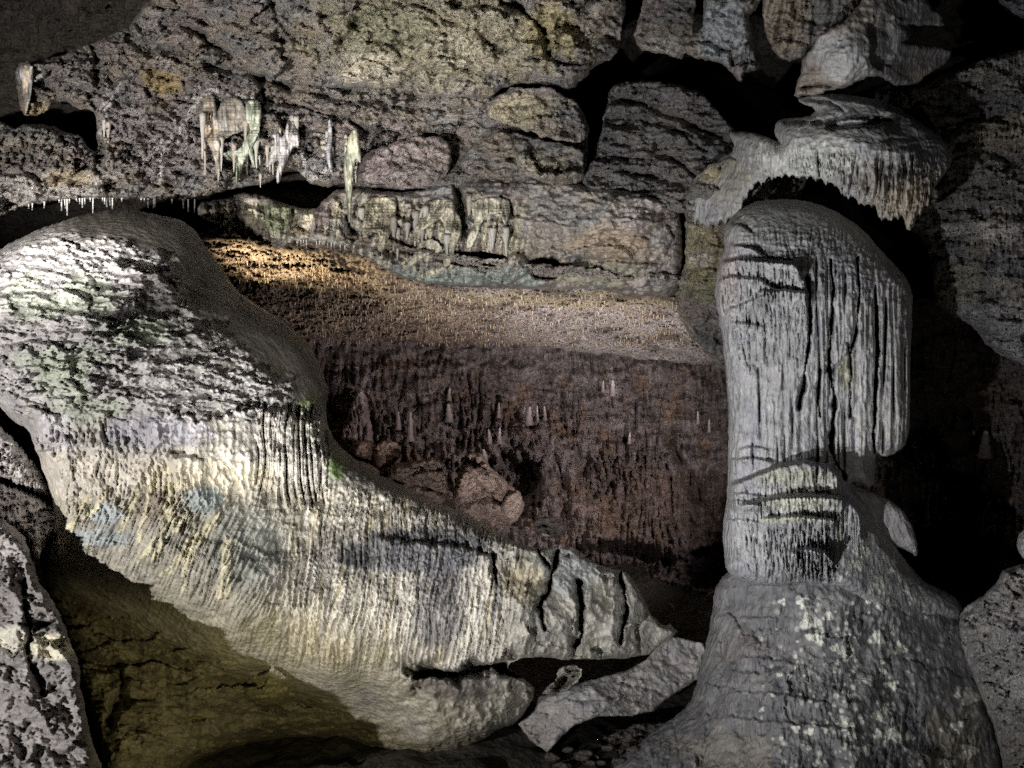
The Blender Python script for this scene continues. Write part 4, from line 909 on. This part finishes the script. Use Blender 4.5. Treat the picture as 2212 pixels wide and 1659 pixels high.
# ================================================================== DRIPSTONE
def lathe(name, prof, mat, color, segs=8, bend=0.0, seed=0, oval=1.0, foot=None):
    """prof: (z, r) pairs, apex or root at z = 0"""
    r_ = np.random.RandomState(seed); vs = []; qs = []
    zz = prof[-1][0]
    for k, (z, r) in enumerate(prof):
        t = z / zz if zz else 0
        for j in range(segs):
            a = 2 * math.pi * j / segs
            rr = r * (1 + (r_.rand() - .5) * .35 * (segs > 5))
            vs.append((math.cos(a) * rr * oval + bend * t * t, math.sin(a) * rr, z))
            if k:
                q0 = (k - 1) * segs; q1 = k * segs
                qs.append((q0 + j, q0 + (j + 1) % segs, q1 + (j + 1) % segs, q1 + j))
    me = bpy.data.meshes.new(name)
    n = len(vs); top = tuple(range(segs)); bot = tuple(range(n - segs, n))[::-1]
    me.from_pydata(vs, [], qs + [top[::-1], bot[::-1]]); me.update()
    me.polygons.foreach_set("use_smooth", np.ones(len(me.polygons), bool))
    ca = me.color_attributes.new("Col", 'FLOAT_COLOR', 'POINT')
    cc = np.tile(np.array(list(color) + [1], np.float32), (n, 1))
    if foot is not None:
        t = np.clip(np.array([v[2] for v in vs]) / zz, 0, 1)[:, None] ** 1.3
        cc[:, :3] = np.array(foot) * (1 - t) + cc[:, :3] * t
    ca.data.foreach_set("color", cc.ravel())
    me.materials.append(mat)
    return me

def put(name, me, loc, scale=(1, 1, 1), rz=0, tilt=0):
    o = bpy.data.objects.new(name, me); C.objects.link(o)
    o.location = loc; o.scale = scale; o.rotation_euler = (tilt, 0, rz)
    return o

# soda straws along the lip of the left bed
straw = [lathe("soda_straw", [(0.02, .008), (0, .0075), (-.5, .006), (-1, .0045)], CALC, (.62, .60, .57), 6, .003 * k, k) for k in range(3)]
rs = np.random.RandomState(11)
su = [62, 70, 96, 128, 133, 140, 145, 150, 165, 172, 178, 183, 195, 201, 222, 226, 231, 237, 243, 251, 263, 305, 312, 320, 332, 335, 372, 396, 407, 421]
for i, u in enumerate(su):
    v = np.interp(u, [0, 30, 70, 130, 200, 333, 423], [466, 450, 439, 431, 427, 429, 431])
    L_ = rs.uniform(.025, .11) if u not in (145, 201, 407, 421) else rs.uniform(.12, .16)
    o = put("soda_straw", straw[i % 3], P(u, v, left.depth(u, v - 8)), (1, 1, L_), rs.rand() * 6)
    tag(o, "thin pale soda straw on the lip of the pitted bed above the mound", "soda straw", "soda straws above the mound")
for i, u in enumerate([476, 495, 556, 642, 650, 656, 662, 684, 690, 700, 708, 716, 722, 735, 745]):
    v = np.interp(u, [467, 494, 547, 640, 738, 770], [478, 493, 495, 517, 526, 541])
    o = put("soda_straw", straw[i % 3], P(u, v, led.depth(u, v - 6)), (1, 1, rs.uniform(.03, .08)), rs.rand() * 6)
    tag(o, "thin pale soda straw under the lower ledge near the green stained bulge", "soda straw", "soda straws under the lower ledge")
# tiny straws on the low ceiling
mini = [lathe("ceiling_straw", [(0.03, .016), (0, .014), (-.7, .010), (-1, .006)], CALC, c, 5, 0, k) for k, c in enumerate([(.46, .38, .27), (.52, .45, .36), (.34, .27, .19)])]
n = 0
while n < 290:
    u = rs.uniform(500, 1540); v = rs.uniform(545, 745)
    if v < np.interp(u, [500, 850, 900, 1200, 1540], [550, 595, 615, 632, 645]): continue
    if u < np.interp(v, [545, 600, 700, 745], [470, 510, 640, 690]): continue
    if v > 690 and rs.rand() < .7: continue
    Y = low.depth(u, v); n += 1
    o = put("ceiling_straw", mini[n % 3], P(u, v, Y - .01), (.8, .8, rs.uniform(.025, .065)), rs.rand() * 6)
    tag(o, "tiny straw bristling from the low orange lit ceiling of the hollow", "soda straw", "tiny straws on the low ceiling")

vs, qs, cs = [], [], []
for i in range(2400):
    u = rs.uniform(480, 1560); v = 545 + 200 * rs.rand() ** .8
    if v < np.interp(u, [500, 850, 900, 1200, 1540], [550, 595, 615, 632, 645]): continue
    if u < np.interp(v, [545, 600, 700, 745], [470, 510, 640, 690]): continue
    x, y, z = P(u, v, low.depth(u, v) - .01); L_ = rs.uniform(.02, .07); r = .011; k = len(vs)
    vs += [(x - r, y, z), (x, y - r, z), (x + r, y, z), (x, y + r, z), (x - r * .5, y, z - L_), (x, y - r * .5, z - L_), (x + r * .5, y, z - L_), (x, y + r * .5, z - L_)]
    qs += [(k, k + 1, k + 5, k + 4), (k + 1, k + 2, k + 6, k + 5), (k + 2, k + 3, k + 7, k + 6), (k + 3, k, k + 4, k + 7)]
    cs += [[(.6, .5, .36), (.5, .42, .32), (.4, .3, .2)][i % 3]] * 8
tag(mesh_obj("straw_stubble", vs, qs, np.array(cs), ROUGH), "dense stubble of minute straws covering the low ceiling of the hollow", "stubble", kind="stuff")

# white calcite stalactites and hanging curtains
def hang(label, poly, Y, seed, color=WHITE, lean=0.0, rag=(1.6, 8), name="calcite_drip", cat="stalactite", stain=None, edge=(7, .07), amp=.03, wu=7, group=None, back=.12, parent=None):
    b = Body(poly, Y, step=1.9, edge=edge, rag=rag, seed=seed, back=back, smooth=1)
    b.flute(amp * 1.4, wu, 60, seed=2, lean=lean); b.add(.03 * b.n(16, 24, seed=8) + .012 * b.n(5, 9, seed=9))
    k_ = 1.25 if cat == 'drapery' else .8
    b.base(tuple(np.array(color) * .4 * k_), tuple(np.array(color) * .95 * k_), 10, 36)
    if stain: b.tint(stain, .8 * sst(0, .25, b.n(14, 40, seed=9)))
    o = b.build(name, CALC, LED if cat == "drapery" else None)
    if cat == "drapery": o["label"] = label
    else: tag(o, label, cat, group)
    return b
drip = [lathe("calcite_drip", [(.12, .05), (0, .042), (-.25, .034 + .006 * k), (-.5, .022), (-.75, .016), (-.92, .010), (-1, .004)], CALC, c, 8, .012 * (k - 1), 30 + k, 1.4) for k, c in enumerate([(.42, .39, .36), (.34, .30, .25), (.38, .38, .33)])]
rs = np.random.RandomState(21)
for u0, u1, v0, v1, n_, L0, L1 in ((436, 480, 225, 330, 6, .15, .4), (500, 566, 215, 320, 6, .12, .38), (578, 652, 245, 345, 8, .12, .34), (702, 722, 260, 350, 4, .12, .3), (742, 778, 285, 360, 6, .15, .35), (210, 240, 200, 270, 3, .08, .2), (660, 700, 300, 360, 3, .08, .2), (560, 580, 300, 380, 3, .08, .2)):
    for k in range(n_):
        u = rs.uniform(u0, u1); v = rs.uniform(v0, v1); w_ = rs.uniform(.22, .6)
        o = put("calcite_drip", drip[rs.randint(3)], P(u, v, left.depth(u, v) - .03), (w_, w_, rs.uniform(L0, L1)), rs.rand() * .6 - .3)
        tag(o, "thin white calcite drip fused to the pitted rock bed at upper left", "stalactite", "thin calcite drips on the rock bed")
for k in range(26):
    u = rs.uniform(770, 1100); v = rs.uniform(425, 520); w_ = rs.uniform(.3, .7)
    if abs(u - 990) < 14: continue
    o = put("calcite_drip", drip[rs.randint(3)], P(u, v, led.depth(u, v) - .03), (w_, w_, rs.uniform(.15, .35)), rs.rand() * .6 - .3)
    tag(o, "thin cream drip among the curtains of the lower ledge", "stalactite", "thin drips on the lower ledge")
hang("long cream and brown pointed calcite drip, leftmost of the white stalactite group", [(437, 262), (440, 210), (462, 200), (468, 240), (476, 300), (477, 340), (474, 394), (470, 394), (464, 345), (452, 315), (440, 290)], left, 60, (.70, .64, .55), stain=(.45, .36, .24))
hang("scalloped off white calcite curtain joining the two longest drips", [(470, 228), (500, 205), (530, 222), (535, 280), (520, 286), (500, 292), (478, 306), (468, 280)], left, 61, (.50, .47, .42), stain=(.35, .30, .24))
hang("wide pale green calcite drip narrowing to a hooked tip", [(528, 228), (540, 214), (560, 216), (566, 240), (562, 280), (545, 320), (530, 345), (522, 370), (514, 396), (509, 394), (510, 360), (506, 345), (480, 338), (484, 328), (520, 325), (534, 285)], left, 62, (.68, .73, .58))
hang("short thin greenish drip beside the hooked green drip", [(533, 318), (543, 312), (548, 330), (552, 362), (546, 362), (540, 340)], left, 63, (.66, .70, .56))
hang("stout lavender white drip cluster over the black hole", [(612, 300), (622, 255), (632, 245), (640, 262), (648, 300), (645, 322), (636, 316), (628, 330), (612, 365), (604, 396), (597, 396), (596, 370), (604, 345), (592, 352), (578, 363), (574, 356), (588, 330), (594, 300), (585, 290), (600, 285)], left, 64, (.76, .72, .71))
hang("narrow white vein like drip right of the lavender cluster", [(709, 258), (717, 256), (718, 300), (715, 340), (722, 368), (714, 376), (706, 345), (704, 320), (709, 290)], left, 65, (.72, .70, .74))
hang("long drooping green grey dripstone strip hanging over the lower ledge", [(752, 300), (760, 280), (772, 275), (776, 300), (782, 350), (774, 352), (768, 340), (762, 400), (760, 440), (757, 482), (752, 482), (750, 440), (744, 400), (742, 350)], 8.1, 66, (.38, .39, .30), name="dripstone_strip", stain=(.5, .46, .34))
hang("tiny white drip at the left tip of the far upper bed", [(37, 142), (70, 134), (72, 170), (66, 210), (58, 248), (52, 250), (50, 200), (44, 180)], left, 67, (.55, .52, .50), stain=(.5, .42, .3))
hang("slanting cream drapery ribs at the left end of the ledge curtains", [(790, 425), (850, 425), (858, 450), (848, 490), (838, 520), (828, 545), (812, 540), (820, 505), (800, 500), (786, 512), (780, 500), (786, 470)], led, 68, (.52, .48, .36), lean=.3, name="drapery", cat="drapery", amp=.07, stain=(.66, .61, .46))
hang("bright cream drapery fan in the middle of the ledge curtains", [(905, 455), (925, 435), (975, 425), (985, 450), (975, 490), (965, 520), (955, 470), (940, 480), (925, 490), (900, 505), (890, 498), (905, 480)], led, 69, (.55, .51, .40), lean=.45, name="drapery", cat="drapery", amp=.07, stain=(.68, .63, .50))
hang("long grey drapery stems dropping under the cream fan", [(965, 460), (990, 455), (1000, 500), (985, 530), (975, 570), (960, 580), (955, 560), (968, 520)], led, 70, (.48, .45, .35), lean=.2, name="drapery", cat="drapery", amp=.08, stain=(.3, .27, .2))
hang("comb of short cream ribs right of the dark slot in the ledge", [(1020, 430), (1100, 425), (1102, 460), (1094, 486), (1086, 480), (1080, 455), (1072, 465), (1060, 460), (1040, 480), (1032, 510), (1020, 535), (1005, 540), (1010, 510), (1026, 480), (1018, 455)], led, 71, (.52, .49, .39), lean=.1, name="drapery", cat="drapery", amp=.07, stain=(.66, .62, .5))
hang("small cream tuft of drips at the lowest middle of the ledge", [(905, 520), (940, 515), (960, 540), (940, 550), (915, 555), (895, 572), (872, 580), (878, 568), (895, 550)], led, 72, (.55, .52, .42), lean=.5, name="drapery", cat="drapery", amp=.05)

# stalagmites on the rear wall
def stal(label, u, v0, v1, w, seed, color=(.58, .52, .50), group="small pale stalagmites on the rear wall"):
    Y = rear.depth(u, v1) - .12
    h = (v1 - v0) / F * Y; r = w / F * Y * .5
    rs_ = np.random.RandomState(seed)
    prof = [(-.03, r * 1.3), (0, r * 1.2), (h * .2, r * .9), (h * .35, r * .95), (h * .5, r * .6), (h * .65, r * .7), (h * .8, r * .45), (h * .93, r * .42), (h, r * .2)]
    me = lathe("stalagmite", prof, CALC, color, 9, (rs_.rand() - .5) * r * .7, seed, foot=(.25, .2, .19))
    o = put("stalagmite", me, P(u, v1, Y)); tag(o, label, "stalagmite", group)
    return o
b = Body([(768, 850), (775, 838), (786, 842), (792, 860), (800, 900), (808, 950), (800, 975), (745, 985), (730, 950), (748, 905), (760, 870)], 13.3, step=2.4, edge=(16, .25), rag=(4, 16), seed=77, back=.5)
b.flute(.08, 9, 80); b.add(.08 * b.n(14, 18, seed=5)); b.base((.30, .235, .225), (.38, .30, .29), 20, 50); b.patch(776, 845, 9, 10, (.7, .62, .58), .9)
tag(b.build("stalagmite", ROUGH), "large mauve cone stalagmite at the left end of the rear wall", "stalagmite", "small pale stalagmites on the rear wall")
stal("slender pale stalagmite left of the round headed one", 860, 888, 925, 14, 2, (.42, .36, .34))
stal("round headed cream stalagmite above the broad boulder", 886, 889, 950, 17, 3, (.50, .44, .38))
stal("upper small white stalagmite above the twin nubs, left of centre", 970, 838, 862, 10, 4)
stal("white drip crowned nub directly under the upper small stalagmite", 970, 872, 908, 18, 5)
stal("single pencil stalagmite in the middle of the rear wall", 1077, 870, 900, 9, 6)
stal("left one of the bright pair above the pointed boulder", 1057, 927, 956, 11, 7, (.66, .62, .62))
stal("right one of the bright pair above the pointed boulder", 1078, 924, 956, 12, 8, (.66, .62, .62))
stal("white lump touching the tip of the pointed boulder", 1047, 970, 992, 14, 9, (.7, .66, .6))
stal("left spike of the three side by side mid wall spikes", 1143, 878, 915, 16, 10, (.50, .44, .43))
stal("middle spike of the three side by side mid wall spikes", 1161, 876, 908, 6, 11)
stal("right spike of the three side by side mid wall spikes", 1177, 877, 905, 9, 12)
stal("smaller of the two stalagmites high on the right part of the rear wall", 1303, 822, 842, 7, 13)
stal("taller whiter stalagmite high on the right part of the rear wall", 1324, 821, 852, 13, 14, (.72, .68, .64))
stal("lone faint stalagmite on the right wall face below the tall white one", 1360, 934, 956, 8, 15)
stal("dim stalagmite low on the wall right of the pointed boulder", 1158, 976, 1010, 12, 16, (.42, .38, .37))
stal("short spike close to the left edge of the column, upper of two", 1508, 888, 912, 7, 17)
stal("short spike close to the left edge of the column, lower of two", 1532, 906, 930, 7, 18)
stal("grey spike on the dark wall right of the column, upper of two", 2104, 900, 935, 9, 19, (.45, .45, .47))
stal("grey double nub on the dark wall right of the column, lower of two", 2128, 930, 985, 24, 20, (.42, .42, .44))

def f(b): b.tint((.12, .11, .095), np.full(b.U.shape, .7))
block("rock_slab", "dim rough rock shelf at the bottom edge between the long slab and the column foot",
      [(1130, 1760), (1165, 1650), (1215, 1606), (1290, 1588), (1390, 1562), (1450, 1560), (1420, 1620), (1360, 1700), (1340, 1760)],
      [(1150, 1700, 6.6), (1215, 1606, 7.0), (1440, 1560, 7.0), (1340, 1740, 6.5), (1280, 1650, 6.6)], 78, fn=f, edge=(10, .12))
# rubble at the bottom between slab and cone
rs = np.random.RandomState(3)
for i in range(16):
    u = rs.uniform(1150, 1420); v = rs.uniform(1600, 1668); r = rs.uniform(8, 20)
    k = rs.randint(6, 9); pl = [(u + r * (1 + .3 * rs.rand()) * math.cos(a), v + r * .6 * math.sin(a)) for a in np.linspace(0, 6.28, k, endpoint=False) + rs.rand()]
    b = Body(pl, 6.5 - (v - 1600) * .003, step=2.6, edge=(r * .6, .07), rag=(3, 9), seed=80 + i, back=.12)
    b.add(.06 * b.n(14)); b.base((.10, .09, .08), (.17, .15, .13), 12)
    tag(b.build("rubble_stone", ROUGH), "small grey brown rubble stone on the dim floor left of the column foot", "stone", "rubble left of the column foot")
